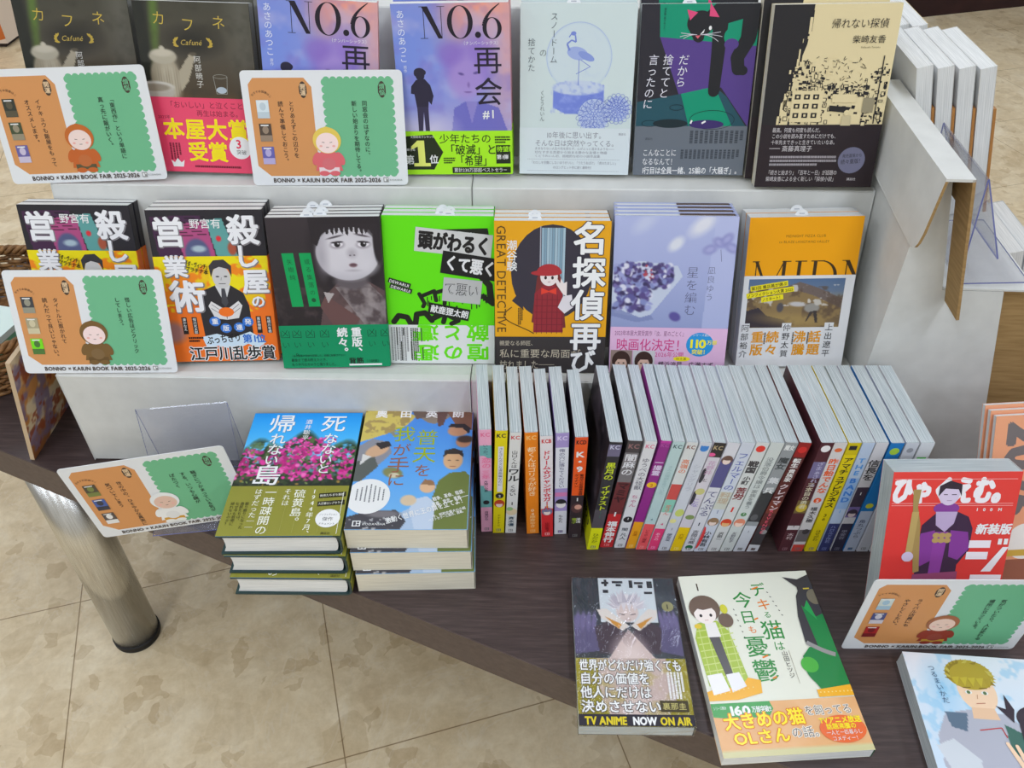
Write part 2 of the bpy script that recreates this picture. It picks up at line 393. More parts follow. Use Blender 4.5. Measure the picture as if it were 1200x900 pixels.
class Paint:
    def __init__(s, w, h, res=1., col=(255, 255, 255)):
        s.w, s.h = w, h; s.X, s.Y = np.meshgrid(np.linspace(0, w, int(w/res)+1), np.linspace(0, h, int(h/res)+1))
        s.c = np.zeros(s.X.shape+(3,))+np.array(col, float)
    def mix(s, m, col):
        m = np.clip(m, 0, 1)[..., None]; s.c = s.c*(1-m)+np.asarray(col, float)*m; return s
    def vgrad(s, stops):
        ys = [a for a, _ in stops]
        for k in range(3): s.c[..., k] = np.interp(s.Y/s.h, ys, [c[k] for _, c in stops])
        return s
    def ell(s, cx, cy, rx, ry, col, soft=.1, rot=0, a=1.):
        x, y = s.X-cx, s.Y-cy; t = R(rot); u = x*math.cos(t)+y*math.sin(t); v = -x*math.sin(t)+y*math.cos(t)
        d = np.sqrt((u/rx)**2+(v/ry)**2); return s.mix(a*np.clip((1+soft-d)/(2*soft+1e-6), 0, 1), col)
    def poly(s, pts, col, a=1.):
        m = np.zeros(s.X.shape, bool); n = len(pts)
        for i in range(n):
            (x1, y1), (x2, y2) = pts[i-1], pts[i]
            if y1 == y2: continue
            cr = ((y1 > s.Y) != (y2 > s.Y)) & (s.X < (x2-x1)*(s.Y-y1)/(y2-y1)+x1); m ^= cr
        return s.mix(m*a, col)
    def noise(s, scale, seed):
        """value noise 0..1, feature size in mm"""
        r = np.random.RandomState(seed); tot = 0; amp = 1.; nrm = 0
        for o in range(3):
            g = r.rand(int(s.h/scale)+3, int(s.w/scale)+3); x, y = s.X/scale, s.Y/scale
            i, j = y.astype(int), x.astype(int); u, v = x-j, y-i; u = u*u*(3-2*u); v = v*v*(3-2*v)
            tot = tot+amp*((g[i, j]*(1-u)+g[i, j+1]*u)*(1-v)+(g[i+1, j]*(1-u)+g[i+1, j+1]*u)*v); nrm += amp
            amp *= .5; scale = max(scale/2, 1.2)
        return tot/nrm
    def blot(s, scale, seed, lo, hi, col, a=1., mask=1.):
        return s.mix(a*mask*np.clip((s.noise(scale, seed)-lo)/(hi-lo), 0, 1), col)
    def specks(s, n, box, r, cols, seed, soft=.3):
        q = random.Random(seed)
        for i in range(n):
            s.ell(q.uniform(box[0], box[2]), q.uniform(box[1], box[3]), q.uniform(*r), q.uniform(*r), q.choice(cols), soft, q.uniform(0, 180))
        return s
# ------------------------------------------------------------------ cover artwork (mm, y down)
WHT, BLK = (236, 236, 234), (28, 26, 27)
def art_teapot():
    a = Art(130, 188); p = Paint(130, 188, 1.3).vgrad([(0, (70, 68, 56)), (.3, (80, 74, 62)), (.5, (74, 62, 46)), (.62, (98, 72, 42)), (1, (90, 64, 36))])
    p.ell(4, 30, 12, 80, (38, 40, 34), .4).ell(22, 16, 5, 44, (92, 122, 50), .6, 6, .8).ell(62, 42, 26, 14, (44, 42, 36), .6)
    p.ell(120, 20, 14, 60, (104, 102, 92), .8, 0, .6).blot(14, 3, .5, .9, (52, 50, 40), .5)  # paler strip at the right edge: faint gloss reflection painted into the cover
    # teapot, cup
    p.ell(26, 82, 17, 26, (150, 140, 118), .08).ell(30, 84, 12, 24, (178, 168, 146), .4).ell(26, 58, 16, 8, (176, 168, 148), .1).ell(26, 54, 12, 4, (196, 188, 168), .3)
    p.poly([(42, 74), (58, 53), (64, 55), (52, 84), (42, 96)], (170, 160, 138)).ell(61, 54.5, 4, 2, (92, 84, 70), .2).ell(26, 49, 3, 2.4, (196, 188, 168), .2)
    for i in range(9): p.ell(15+i*3, 88, .6, 17, (128, 118, 98), .4, 0, .6)
    p.ell(12, 96, 22, 11, (178, 172, 160), .08).ell(12, 91, 22, 6, (204, 200, 190), .1).ell(12, 92, 18, 4.4, (150, 140, 122), .2)
    a.paint(p)
    for t, x, y in (('カ', 20, 9), ('フ', 52, 15), ('ネ', 87, 12)): a.text(t, x, y, 16, (206, 178, 72), bold=-.008, rot=4)
    a.text('Cafuné', 50, 38, 8, (196, 170, 80), skew=.3)
    for sx, cx in ((-1, 47), (1, 78)):
        for k in range(5): t = R(-50+k*32); a.ell(cx+sx*(2+3*math.cos(t)), 43-4*math.sin(t), 1.1, 3.0, (190, 162, 66), rot=sx*(78-k*30))
    a.text('阿部暁子', 65, 56, 8.4, (208, 206, 198), vert=True, track=.06)
    for y0, y1, c in ((77, 80, (150, 150, 140)),): a.ring(89, 78, 8, 2.4, .5, c)
    a.line([(81, 78), (83, 97), (95, 97), (97, 78)], .5, (160, 160, 150)).ell(89, 93, 6, 3.6, (178, 190, 200))
    o = Art(130, 86); o.rect(0, 0, 130, 86, (234, 74, 108))
    dk = (122, 30, 50)
    o.text('「おいしい」と泣くことから', 22, 4, 8.2, dk); o.text('再生は始まる。', 56, 13.5, 7.6, dk)
    o.text('2025年', 10, 20, 4.6, dk); o.text('本屋大賞', 14, 23, 25, (248, 226, 20), bold=.028, track=.02); o.text('受賞', 40, 49.5, 24, (248, 226, 20), bold=.028)
    o.greek(18, 52, 14, 20, 4, dk, True).poly([(20, 80), (18, 72), (22, 75), (26, 70), (30, 75), (34, 72), (32, 80)], WHT)
    o.ell(103, 56, 13, 13, WHT).text('3', 98, 44, 14, (226, 50, 84), bold=.02).text('突破', 98, 58, 6, BLK); o.greek(46, 77, 78, 4, 1, dk)
    return a, o
def didone(a, t, x, y, h, col, stem=.16, hair=.022):
    """high-contrast roman capitals drawn as strokes; returns the pen position"""
    for ch in t:
        s, r = stem*h, hair*h
        if ch == 'N':
            a.rect(x+.13*h, y, r, h, col).rect(x+.72*h, y, r, h, col).poly([(x+.08*h, y), (x+.08*h+s*1.3, y), (x+.75*h, y+h), (x+.75*h-s*.9, y+h)], col)
            a.rect(x, y, .2*h, r*.8, col).rect(x+.6*h, y, .26*h, r*.8, col).rect(x, y+h-r*.8, .26*h, r*.8, col); x += .92*h
        elif ch == 'O': a.ring(x+.43*h, y+h/2, .43*h, h*.52, s, col, r); x += .92*h
        elif ch == '.': a.ell(x+.1*h, y+.9*h, .1*h, .1*h, col); x += .26*h
        elif ch == '6':
            a.ring(x+.32*h, y+.7*h, .32*h, .34*h, s*.85, col, r)
            a.line([(x+.06*h+.5*h*t_*t_+.02*h*t_, y+.62*h-.68*h*t_) for t_ in np.linspace(0, 1, 12)], np.linspace(s*.95, r, 12), col); x += .7*h
        elif ch == 'M':
            a.rect(x+.1*h, y, r, h, col).poly([(x+.06*h, y), (x+.06*h+s, y), (x+.55*h, y+h), (x+.5*h, y+h)], col).line([(x+.52*h, y+h), (x+.92*h, y)], r, col).rect(x+.88*h, y, s, h, col)
            a.rect(x, y, .2*h, r, col).rect(x, y+h-r, .24*h, r, col).rect(x+.8*h, y+h-r, .34*h, r, col).rect(x+.86*h, y, .26*h, r, col); x += 1.24*h
        elif ch == 'I': a.rect(x+.08*h, y, s, h, col).rect(x, y, .34*h, r, col).rect(x, y+h-r, .34*h, r, col); x += .46*h
        elif ch == 'D': a.rect(x+.08*h, y, s, h, col).rect(x, y, .4*h, r, col).rect(x, y+h-r, .4*h, r, col).ring(x+.3*h, y+h/2, .5*h, h/2, s, col, r, -90, 90); x += .9*h
    return x
def art_twilight():
    a = Art(130, 190); p = Paint(130, 190, 1.1).vgrad([(0, (150, 152, 208)), (.45, (140, 150, 220)), (.75, (170, 164, 214)), (1, (120, 118, 190))])
    p.ell(105, -4, 40, 44, (240, 160, 140), .6).ell(70, 6, 16, 30, (226, 150, 140), .8, 20, .7).ell(126, 60, 18, 60, (222, 168, 170), .8, 0, .8).ell(10, 40, 42, 60, (118, 144, 224), .7, 0, .8)
    p.blot(22, 11, .5, .75, (182, 178, 222), .55).blot(16, 5, .52, .8, (128, 116, 200), .4)
    # big face in the clouds
    p.ell(82, 66, 27, 26, (150, 122, 204), .25, 0, .8).ell(80, 80, 19, 24, (172, 146, 212), .25, 0, .75).ell(62, 52, 14, 12, (140, 110, 196), .4, 0, .7).ell(100, 50, 14, 14, (150, 122, 206), .4, 0, .7)
    p.poly([(60, 140), (64, 112), (78, 104), (92, 104), (116, 112), (126, 140)], (106, 104, 190), .85).poly([(78, 104), (84, 130), (92, 104)], (150, 140, 206), .8)
    p.ell(74, 74, 3, 1.2, (88, 70, 140), .4, 12).ell(91, 73, 3, 1.2, (88, 70, 140), .4, -12).ell(82, 86, 1.4, 3, (136, 110, 180), .5).ell(81, 94, 4, .9, (116, 86, 156), .4)
    p.ell(30, 136, 26, 14, (216, 212, 230), .8, 0, .7)
    a.paint(p)
    s = (44, 40, 62)   # small standing figure, back turned
    a.ell(27, 75, 5.2, 6, s).ell(26.6, 71.5, 6.4, 4.6, s).ell(23, 73, 3, 3.4, s).ell(31, 72, 3, 3, s)
    a.poly([(22, 80), (32, 79), (38, 86), (41, 98), (38, 108), (35, 104), (34, 112), (21, 112), (19, 96), (15, 95), (16, 87)], s)
    a.poly([(21, 110), (34, 110), (34, 138), (29, 138), (28.4, 116), (26, 138), (21, 138)], (56, 50, 78))
    didone(a, 'NO.6', 31, 3, 33, (34, 28, 40))
    a.text('（ナンバーシックス）', 76, 39, 4.4, WHT)
    a.text('再', 88, 43, 32, (40, 34, 52), bold=.004, sx=1.04).text('会', 88, 77, 33, (40, 34, 52), bold=.006, sx=1.0)
    a.text('#1', 97, 112, 13, WHT, bold=.02)
    a.text('あさのあつこ', 10, 6, 9.2, (232, 236, 248), vert=True).text('原作', 11, 64, 4, (232, 236, 248), vert=True)
    o = Art(130, 52); G = (172, 240, 36); K = (34, 44, 24); o.rect(0, 0, 130, 52, G)
    o.poly([(2, 6), (36, 4), (48, 25), (36, 46), (2, 46), (0, 30), (0, 14)], K)
    o.rect(18, 11, 8, 30, (236, 240, 120)).poly([(18, 11), (10, 18), (10, 22), (18, 18)], (236, 240, 120)).rect(12, 38, 20, 4, (236, 240, 120))
    o.text('第', 1, 28, 12, WHT, bold=.02).text('位', 31, 28, 11, WHT, bold=.02).text('文芸総合ランキング', 10, 5, 3.2, WHT).text('単行本', 4, 20, 3.6, WHT)
    o.text('少年たちの', 44, 3, 12, K, bold=.004, fit=62).text('「破滅」と', 50, 15.5, 13, K, bold=.012, fit=62).text('「希望」', 62, 28.5, 13.5, K, bold=.012, fit=44)
    o.greek(110, 6, 18, 9, 3, K).greek(48, 31, 14, 8, 3, K).rect(111, 17, 17, 22, K).text('待望\n新作', 112, 18, 7, G, bold=.02).text('第1弾', 111.5, 28, 6, WHT, bold=.02)
    o.rect(58, 43, 70, 7.4, K).text('累計230万部超ベストセラー', 60, 43.8, 5.6, WHT, fit=64)
    return a, o
def art_snowglobe():
    a = Art(130, 188); p = Paint(130, 188, 1.3, (206, 220, 218))
    p.ell(67, 56, 37, 37, (188, 206, 220), .02).ell(67, 56, 35.6, 35.6, (204, 218, 222), .03).blot(5, 8, .6, .9, (170, 190, 226), .5, np.clip(1-np.hypot(p.X-67, p.Y-60)/37, 0, 1)*2*(np.abs(p.Y-56)/37))
    p.poly([(38, 88), (97, 86), (96, 110), (84, 117), (52, 118), (39, 111)], (116, 134, 214)).blot(4, 4, .45, .8, (150, 166, 226), .7, ((p.Y > 90) & (p.X > 36) & (p.X < 98) & (p.Y < 118)).astype(float))
    p.ell(67, 89, 30, 8, (196, 208, 226), .06).blot(4, 9, .45, .7, (140, 160, 220), .6, (((p.X-67)/30)**2+((p.Y-89)/8)**2 < 1).astype(float))
    a.paint(p); B = (118, 136, 208)
    a.ring(67, 56, 37, 37, .5, (160, 178, 220), a0=-215, a1=35)
    a.ell(65, 52, 12, 7, (160, 176, 222), 12).ell(75, 55, 10, 4, (136, 154, 214), 24).line([(56, 49), (53, 42), (58, 38), (63, 40), (62, 33), (58, 30)], [2.4, 2, 1.6, 1.8, 1.6, 2], B).ell(60, 31, 3, 2.2, B).line([(58, 31), (55, 35)], 1.2, B)
    a.line([(67, 58), (67, 86)], .8, B).line([(69, 59), (80, 66), (64, 74)], .7, B)
    for cx, cy, r, sd in ((86, 120, 18, 1), (113, 112, 14, 2)):
        q = random.Random(sd); a.ell(cx, cy, r, r*1.05, (186, 200, 228)); k0 = a.k
        for ring_ in range(5):
            for k in range(6+ring_*3):
                t = k/(6+ring_*3)*6.283+ring_*.4; rr = r*(.16+ring_*.19); a.k = k0+(ring_*5+k % 5)*.5
                a.ring(cx+rr*math.cos(t), cy+rr*math.sin(t)*1.04, 2.6+ring_*.45, 1.9+ring_*.3, .5, q.choice([(104, 124, 204), (128, 146, 212), (92, 110, 192)]), a0=0, a1=360, n=10, rot=math.degrees(t))
    K = (66, 74, 82)
    a.text('スノードーム', 38, 9, 9, K, vert=True, bold=-.012).text('の', 26, 47, 9, K, vert=True, bold=-.012).text('捨てかた', 13, 36, 9, K, vert=True, bold=-.012).text('くどうれいん', 26, 92, 5.8, K, vert=True, bold=-.012)
    o = Art(130, 54); o.rect(0, 0, 130, 54, (214, 224, 226)); T = (128, 130, 140)
    o.text('10年後に思い出す。', 31, 4, 8.4, T, fit=70).text('そんな日は突然やってくる。', 18, 13.5, 8, T, fit=98).text('講談社', 116, 5, 3, T)
    for i, t in enumerate(('ままならない人生の先を照らす、心がふっと温まるような――', '切なすぎる恋愛から始まる静かな友情と物語', 'くどうれいん初、挑戦的な初の小説作品集')): o.text(t, 18, 22+i*4.4, 3.6, T, fit=94-i*8)
    k0 = o.k
    for k in range(58):
        o.k = k0; x = 10+k*1.9; o.ell(x, 36.4, .4, .4, T, n=6).ell(x, 50, .4, .4, T, n=6)
    o.text('「わたしを空腹にしないほうがいい」「うたうおばけ」「虎のたましい」', 13, 38.4, 4, T, fit=104).text('のロングヒット作に続く最新刊！', 40, 44, 4, T, fit=48)
    return a, o
def art_blackcat():
    a = Art(130, 188); K, TE, PU, SL = (40, 38, 46), (0, 146, 110), (86, 62, 134), (34, 80, 92)
    a.rect(0, 0, 130, 188, K).poly([(20, 0), (130, 0), (130, 44), (22, 34)], TE).poly([(22, 34), (130, 44), (130, 132), (95, 88), (48, 97)], PU)
    a.poly([(50, 95), (88, 87), (120, 132), (62, 132)], TE).poly([(0, 104), (50, 95), (62, 132), (0, 132)], SL).poly([(88, 87), (102, 98), (128, 132), (112, 132)], SL)
    C = (30, 30, 34)
    def path(pts, w): a.line(pts, w, C); [a.ell(x, y, ww/2, ww/2, C, n=14) for (x, y), ww in zip(pts, np.broadcast_to(w, (len(pts),)))]
    path([(130, -2), (110, 2), (92, 8), (80, 16)], [20, 28, 26, 22]); path([(88, 16), (88, 50), (87, 92)], [17, 15, 13])
    path([(122, 10), (120, 36), (110, 56), (112, 68), (118, 70)], [20, 17, 15, 14, 10])
    a.ell(101, 34, 8, 9, TE).ell(102, 42, 8, 6, PU)
    a.ell(66, 20, 15, 13, C).poly([(53, 26), (74, 26), (70, 36), (66, 40), (60, 38)], C).ell(65, 34, 6, 6, C)
    a.poly([(50, 6), (62, 9), (54, 17)], (222, 74, 122)).poly([(75, -1), (86, 14), (75, 13)], (222, 74, 122)).poly([(61, 33), (67, 32.5), (64, 36)], (222, 100, 110))
    a.poly([(66, 32), (71, 26), (70, 30)], WHT).ell(77, 25, 1.6, 2.2, WHT)
    for dx, dy in ((-18, 0), (-19, 4), (-15, 6), (22, -1), (24, 4), (20, 9)): a.curve(lambda t, dx=dx, dy=dy: (63+(4 if dx > 0 else 0)+dx*t, 32+dy*t*t-2*t), .6, (210, 206, 214), 8)
    for cx, cy, r in ((16, 128, 9), (46, 110, 8), (88, 124, 26)): a.ring(cx, cy, r, r*.42, .5, (18, 30, 38), n=30)
    a.ell(40, 128, 20, 5, (22, 40, 46)).ell(82, 129, 20, 5, (60, 44, 104)).rect(64, 124, 2, 4, WHT, 20).rect(76, 127, 5, 2, WHT, -30)
    for t, x in (('だから', 51), ('捨ててと', 33.5), ('言ったのに', 17)): a.text(t, x, 52, 12, (226, 224, 232), vert=True, skew=.08)
    for t, x in (('潮谷験 真下みこと', 26),): a.text(t, x, 4, 2.6, (20, 60, 60), vert=True)
    o = Art(130, 57); o.rect(0, 0, 130, 57, (106, 113, 121))
    o.greek(63, 5, 64, 15, 11, (62, 68, 76), True).greek(54, 27, 70, 11, 14, (62, 68, 76), True).text('講談社', 12, 13, 3, (60, 64, 70))
    o.text('こんなことに', 10, 26, 9, WHT, fit=40).text('なるなんて！', 10, 36.5, 9, WHT, fit=40).text('1行目は全員一緒、25編の「大騒ぎ」。', 10, 47, 9, WHT, fit=117, bold=.012)
    return a, o
def art_blackcity():
    a = Art(133, 196); K, C = (36, 34, 36), (226, 209, 162); q = random.Random(4)
    a.rect(0, 0, 133, 196, C).poly([(0, 0), (42, 0), (41, 22), (39, 40), (33, 60), (27, 90), (20, 118), (18, 128), (0, 128)], K)
    k0 = a.k
    for i in range(60):   # stepped, dripping edge of the dark field
        y = q.uniform(10, 124); x = 42-max(0, y-22)*.225; a.k = k0+i % 20; a.rect(x-3, y-q.uniform(4, 12), q.uniform(1.4, 3.4), q.uniform(6, 18), q.choice([K, K, C]))
    k0 += 20
    for i in range(520):  # a jumble of block-printed houses
        x = q.uniform(22, 131); top = 82-30*math.exp(-((x-38)/20)**2)-22*math.exp(-((x-124)/16)**2)
        y = q.uniform(top, 122); w = q.uniform(1, 4.6); h = q.uniform(1, 5.4); a.k = k0+(i % 30)*.7
        if 66 < x < 108 and y > 94 and q.random() < .85: continue
        if q.random() < .3: a.rect(x, y, min(w+1, 130-x), h+1, K); a.rect(x+.7, y+.7, max(.3, min(w-.4, 128-x)), h-.4, C)
        else: a.rect(x, y, min(w, 131-x), h*.7, q.choice([K, K, K, C]), q.uniform(-6, 6))
    a.k = k0+22; k0 = a.k
    for i in range(120):
        x = q.uniform(40, 108); y = q.uniform(50, 88)+abs(x-66)*.12; t = q.uniform(0, 6.3); a.k = k0+(i % 10)*.5; a.line([(x, y), (x+3.4*math.cos(t), y+3.4*math.sin(t))], .6, q.choice([K, K, C]))
    a.k = k0+6
    a.rect(30, 88, 34, 34, C)
    for k in range(3):
        for j in range(3): a.rect(33+k*10, 92+j*10, 6.4, 5.4, K).rect(35+k*10, 93.4+j*10, 2.4, 2.6, C)
    a.rect(74, 92, 26, 9, C).poly([(72, 104), (96, 106), (92, 112), (72, 110)], K).rect(108, 96, 12, 16, (150, 140, 112)).ell(92, 112, 3, 3, C).poly([(88, 115), (97, 115), (98, 126), (87, 126)], (200, 186, 146))
    a.rect(122, 52, 1.2, 72, K)
    a.text('帰れない探偵', 62, 14, 10.6, K, bold=-.004, fit=60, skew=.05).text('柴崎友香', 86, 31, 8.6, K, fit=35).text('Shibasaki Tomoka', 96, 42, 2.6, (110, 100, 76))
    o = Art(133, 71); o.rect(0, 0, 133, 71, (40, 30, 35)); T = (206, 200, 200)
    for i, t in enumerate(('最高。何度も何度も読んだ。', 'この小説を読み直すためにだけでも、', '十年先まできっと生きていたいなあ。')): o.text(t, 13, 3+i*6.8, 5.8, T, fit=(56, 74, 74)[i])
    o.line([(12, 26.5), (24, 26.5)], .6, T).text('斎藤真理子', 26, 23, 7.2, T, fit=34)
    o.greek(14, 34, 76, 13, 3, (160, 154, 158)).text('「続きと始まり」「百年と一日」が話題の', 12, 51, 6.2, T, fit=80).text('柴崎友香による全く新しい「探偵小説」', 12, 58.4, 6.2, T, fit=80)
    o.ell(106, 40, 15, 15, (112, 112, 136)).text('発売直後から', 95, 33, 4.6, K, rot=-4, fit=22).text('続々重版！', 94, 39, 6, K, rot=-4, fit=25).text('講談社', 104, 60, 3.4, T)
    return a, o
def art_suitman():
    a = Art(131, 190); p = Paint(131, 60, 1.2, (42, 40, 46))
    p.poly([(4, 8), (60, 6), (70, 56), (8, 58)], (70, 40, 70)).poly([(30, 18), (66, 12), (72, 56), (36, 57)], (176, 78, 128)).poly([(66, 12), (84, 10), (98, 56), (74, 57)], (96, 160, 156)).ell(52, 52, 14, 18, (86, 92, 130), .1).ell(54, 46, 8, 4, (170, 190, 200), .3)
    for k in range(6): p.poly([(8, 12+k*4), (66, 8+k*4), (66, 8.8+k*4), (8, 13+k*4)], (24, 20, 30))
    p.ell(78, 34, 3, 3.4, (220, 50, 60), .2).ell(92, 46, 5, 8, (170, 84, 60), .2)
    a.paint(p)
    o = Art(131, 135); p = Paint(131, 135, 1.4, (244, 118, 34)); p.poly([(0, 0), (131, 0), (131, 20), (90, 44), (0, 64)], (240, 222, 20)).blot(16, 21, .5, .56, (244, 128, 30), .9, (p.Y < 60).astype(float)).blot(12, 6, .62, .66, (238, 214, 24), .8, (p.Y < 70).astype(float))
    p.ell(8, 96, 16, 14, (92, 120, 190), .3, 0, .5)
    o.paint(p)
    G = (60, 58, 62)   # half-tone businessman with cupped hands
    o.poly([(46, 106), (44, 60), (52, 42), (66, 36), (84, 36), (98, 46), (103, 62), (104, 106), (90, 112), (58, 112)], (46, 44, 48)).poly([(66, 36), (75, 60), (84, 36)], (214, 214, 214)).poly([(73, 40), (77, 40), (79, 58), (75, 64), (71, 58)], (70, 70, 76))
    o.ell(75, 26, 10.5, 14, (206, 204, 202)).poly([(63, 26), (62, 12), (68, 5), (80, 4), (88, 12), (87, 26), (84, 16), (74, 13), (67, 16)], G).ell(70.6, 25, 2.2, .9, G).ell(80, 25, 2.2, .9, G).line([(71, 34), (79, 34)], .8, G).line([(75, 26), (74, 30)], .6, (130, 128, 128))
    for sx in (-1, 1): o.poly([(75+sx*2, 66), (75+sx*16, 56), (75+sx*20, 62), (75+sx*14, 78), (75, 80)], (222, 220, 218)).line([(75+sx*16, 60), (75+sx*4, 70)], .6, (90, 90, 94)).line([(75+sx*17, 65), (75+sx*5, 74)], .6, (90, 90, 94))
    o.ell(75, 70, 9, 6, (244, 118, 34))
    for t, x, y in (('重', 60, 82), ('版', 72, 91), ('連', 88, 90), ('発', 99, 83)): o.ell(x, y, 6.6, 6.2, (52, 118, 206)).text(t, x-4, y-4, 8, WHT, bold=.02)
    for t, x in (('恒川光太郎', 36), ('湊かなえ', 24), ('貫井徳郎', 112), ('有栖川有栖', 124)): o.rect(x-3, 76, 6, 22, BLK).text(t, x, 77, 4.2, WHT, vert=True, bold=.01)
    o.poly([(42, 102), (60, 98), (78, 104), (100, 96), (112, 104), (118, 110), (108, 118), (96, 112), (80, 120), (60, 114), (46, 116)], (206, 226, 240))
    o.text('ぶっちぎり', 46, 101, 12, BLK, bold=.02, fit=42, rot=-6).text('第1位', 90, 99, 12, (46, 110, 200), bold=.03, fit=28)
    o.text('江戸川乱歩賞', 24, 114, 20, WHT, bold=.075, fit=104).text('江戸川乱歩賞', 24, 114, 20, BLK, bold=.02, fit=104).text('受賞作', 74, 130, 4, BLK, fit=14).greek(26, 101, 18, 8, 2, BLK)
    S = (132, 128, 132)
    def big(art, t, x, y, s, bold=.03):
        for d in ((.8, .9),): art.text(t, x+d[0], y+d[1], s, S, bold=bold+.02)
        art.text(t, x, y, s, (238, 238, 240), bold=bold)
    # lettering runs from the cover down across its tall paper band
    for t, x, y, s in (('殺', 88, 5, 37), ('営', 4, 7, 37)): big(a, t, x, y, s)
    big(a, 'し', 92, 40, 30); big(o, 'し', 92, -15, 30); big(o, '屋', 98, 15, 32); big(o, 'の', 106, 48, 17); big(o, '業', 10, -2, 28); big(o, '術', 12, 28, 42)
    big(a, '業', 10, 53, 28)
    a.text('野宮有', 47, 10, 12, WHT, bold=.012, fit=36)
    o.text('「ダ・ヴィンチ」\nプラチナ'.split('\n')[0], 36, 4, 7, BLK, rot=12, fit=28, bold=.02).text('プラチナ本', 36, 11, 6.4, BLK, rot=12, fit=26, bold=.02)
    return a, o
def art_doll():
    a = Art(130, 188); p = Paint(130, 134, .7, (52, 45, 47)).vgrad([(0, (58, 50, 54)), (.6, (48, 42, 44)), (1, (40, 34, 36))])
    p.ell(92, 40, 46, 62, (40, 34, 38), .15)   # bobbed hair
    p.poly([(50, 134), (58, 96), (74, 80), (112, 78), (130, 90), (130, 134)], (92, 72, 72)).poly([(72, 84), (90, 112), (104, 134), (128, 134), (130, 100), (112, 80)], (132, 122, 122))
    p.blot(9, 12, .45, .75, (70, 58, 60), .8, (p.Y > 84).astype(float)).blot(14, 2, .55, .7, (170, 160, 158), .5, ((p.Y > 84) & (p.X > 78)).astype(float)).poly([(52, 108), (60, 94), (98, 124), (92, 134), (66, 134)], (104, 74, 72)).poly([(58, 90), (70, 92), (62, 104)], (176, 168, 166))
    p.ell(92, 77, 20, 10, (96, 88, 92), .2).ell(90, 43, 36.5, 33, (184, 180, 186), .02).ell(92, 42, 33, 30, (204, 200, 205), .25).ell(88, 36, 20, 16, (212, 208, 212), .6).ell(112, 58, 10, 9, (214, 210, 214), .7, 0, .6).ell(72, 58, 10, 9, (212, 208, 212), .7, 0, .6).ell(60, 46, 6, 20, (158, 152, 160), .8, 0, .6)
    p.poly([(48, -2), (130, -2), (130, 20), (120, 16), (100, 12), (74, 13), (62, 20), (56, 34), (50, 30)], (42, 36, 40)).ell(126, 30, 6, 26, (42, 36, 40), .15)
    for k in range(12): p.poly([(60+k*5.6, 8), (66.4+k*5.6, 8), (64.4+k*5.6, 18+(k % 3)*2.2), (61.6+k*5.6, 17+(k % 2)*3)], (44, 38, 42))
    p.ell(77, 23.5, 9, 1.1, (84, 76, 82), .4, -14).ell(108, 22, 8, 1.1, (84, 76, 82), .4, 12)
    for x in (79, 109): p.ell(x, 33, 7.6, 4.2, (150, 142, 150), .4, -4).ell(x, 32.4, 6.6, 3.2, (226, 222, 226), .1, -4).ell(x, 32.4, 3.4, 3.2, (30, 26, 30), .1).ell(x, 29.8, 7, 1.1, (40, 34, 38), .2, -4 if x < 90 else 5).ell(x+1.2, 31.4, .9, .9, (226, 222, 226), .3)
    p.ell(95, 43, 5, 5, (178, 172, 178), .7).ell(92.8, 45.6, 1.2, .8, (96, 84, 90), .4).ell(97.6, 45.4, 1.2, .8, (96, 84, 90), .4).ell(95.4, 57.4, 4.6, 2.6, (124, 94, 102), .25).ell(95.4, 57, 4.2, .6, (60, 42, 48), .3).ell(95, 64, 7, 1.2, (176, 170, 176), .8)
    a.paint(p)
    for x, sk, t in ((14, 5, '矢樹純'), (34, 5, '或る集落の●')):
        a.poly([(x, 42), (x+13.5, 42), (x+13.5+sk, 108), (x+sk, 108)], (0, 158, 84)); a.text(t, x+8, 49, 7, (16, 84, 50), vert=True, track=.35, skew=-.07)
    o = Art(130, 56); o.rect(0, 0, 130, 56, (0, 142, 92)); D = (10, 44, 34)
    for x in (6, 20, 36, 53, 110, 126): o.text('凶', x-6, 4, 13, D, bold=-.015).text('い', x-5, 20, 10, D, bold=-.015)
    o.text('。', 16, 30, 10, D).text('重版、', 92, 3, 13, WHT, vert=True, bold=.03).text('続々。', 75, 3, 13, WHT, vert=True, bold=.03)
    o.text('『ある集落の怪談を記録した、記録に記録されない', 10, 38, 3.4, D, fit=66).text('最後まで読み終えたとき、', 10, 43, 4.8, D, fit=46).text('もう平凡なカメラと侮りました。', 10, 49, 4.8, D, fit=56)
    o.text('背筋', 80, 43, 9, BLK, bold=.02).rect(80, 51.5, 40, 2.4, WHT).text('（小説家）', 99, 46, 4, D)
    return a, o
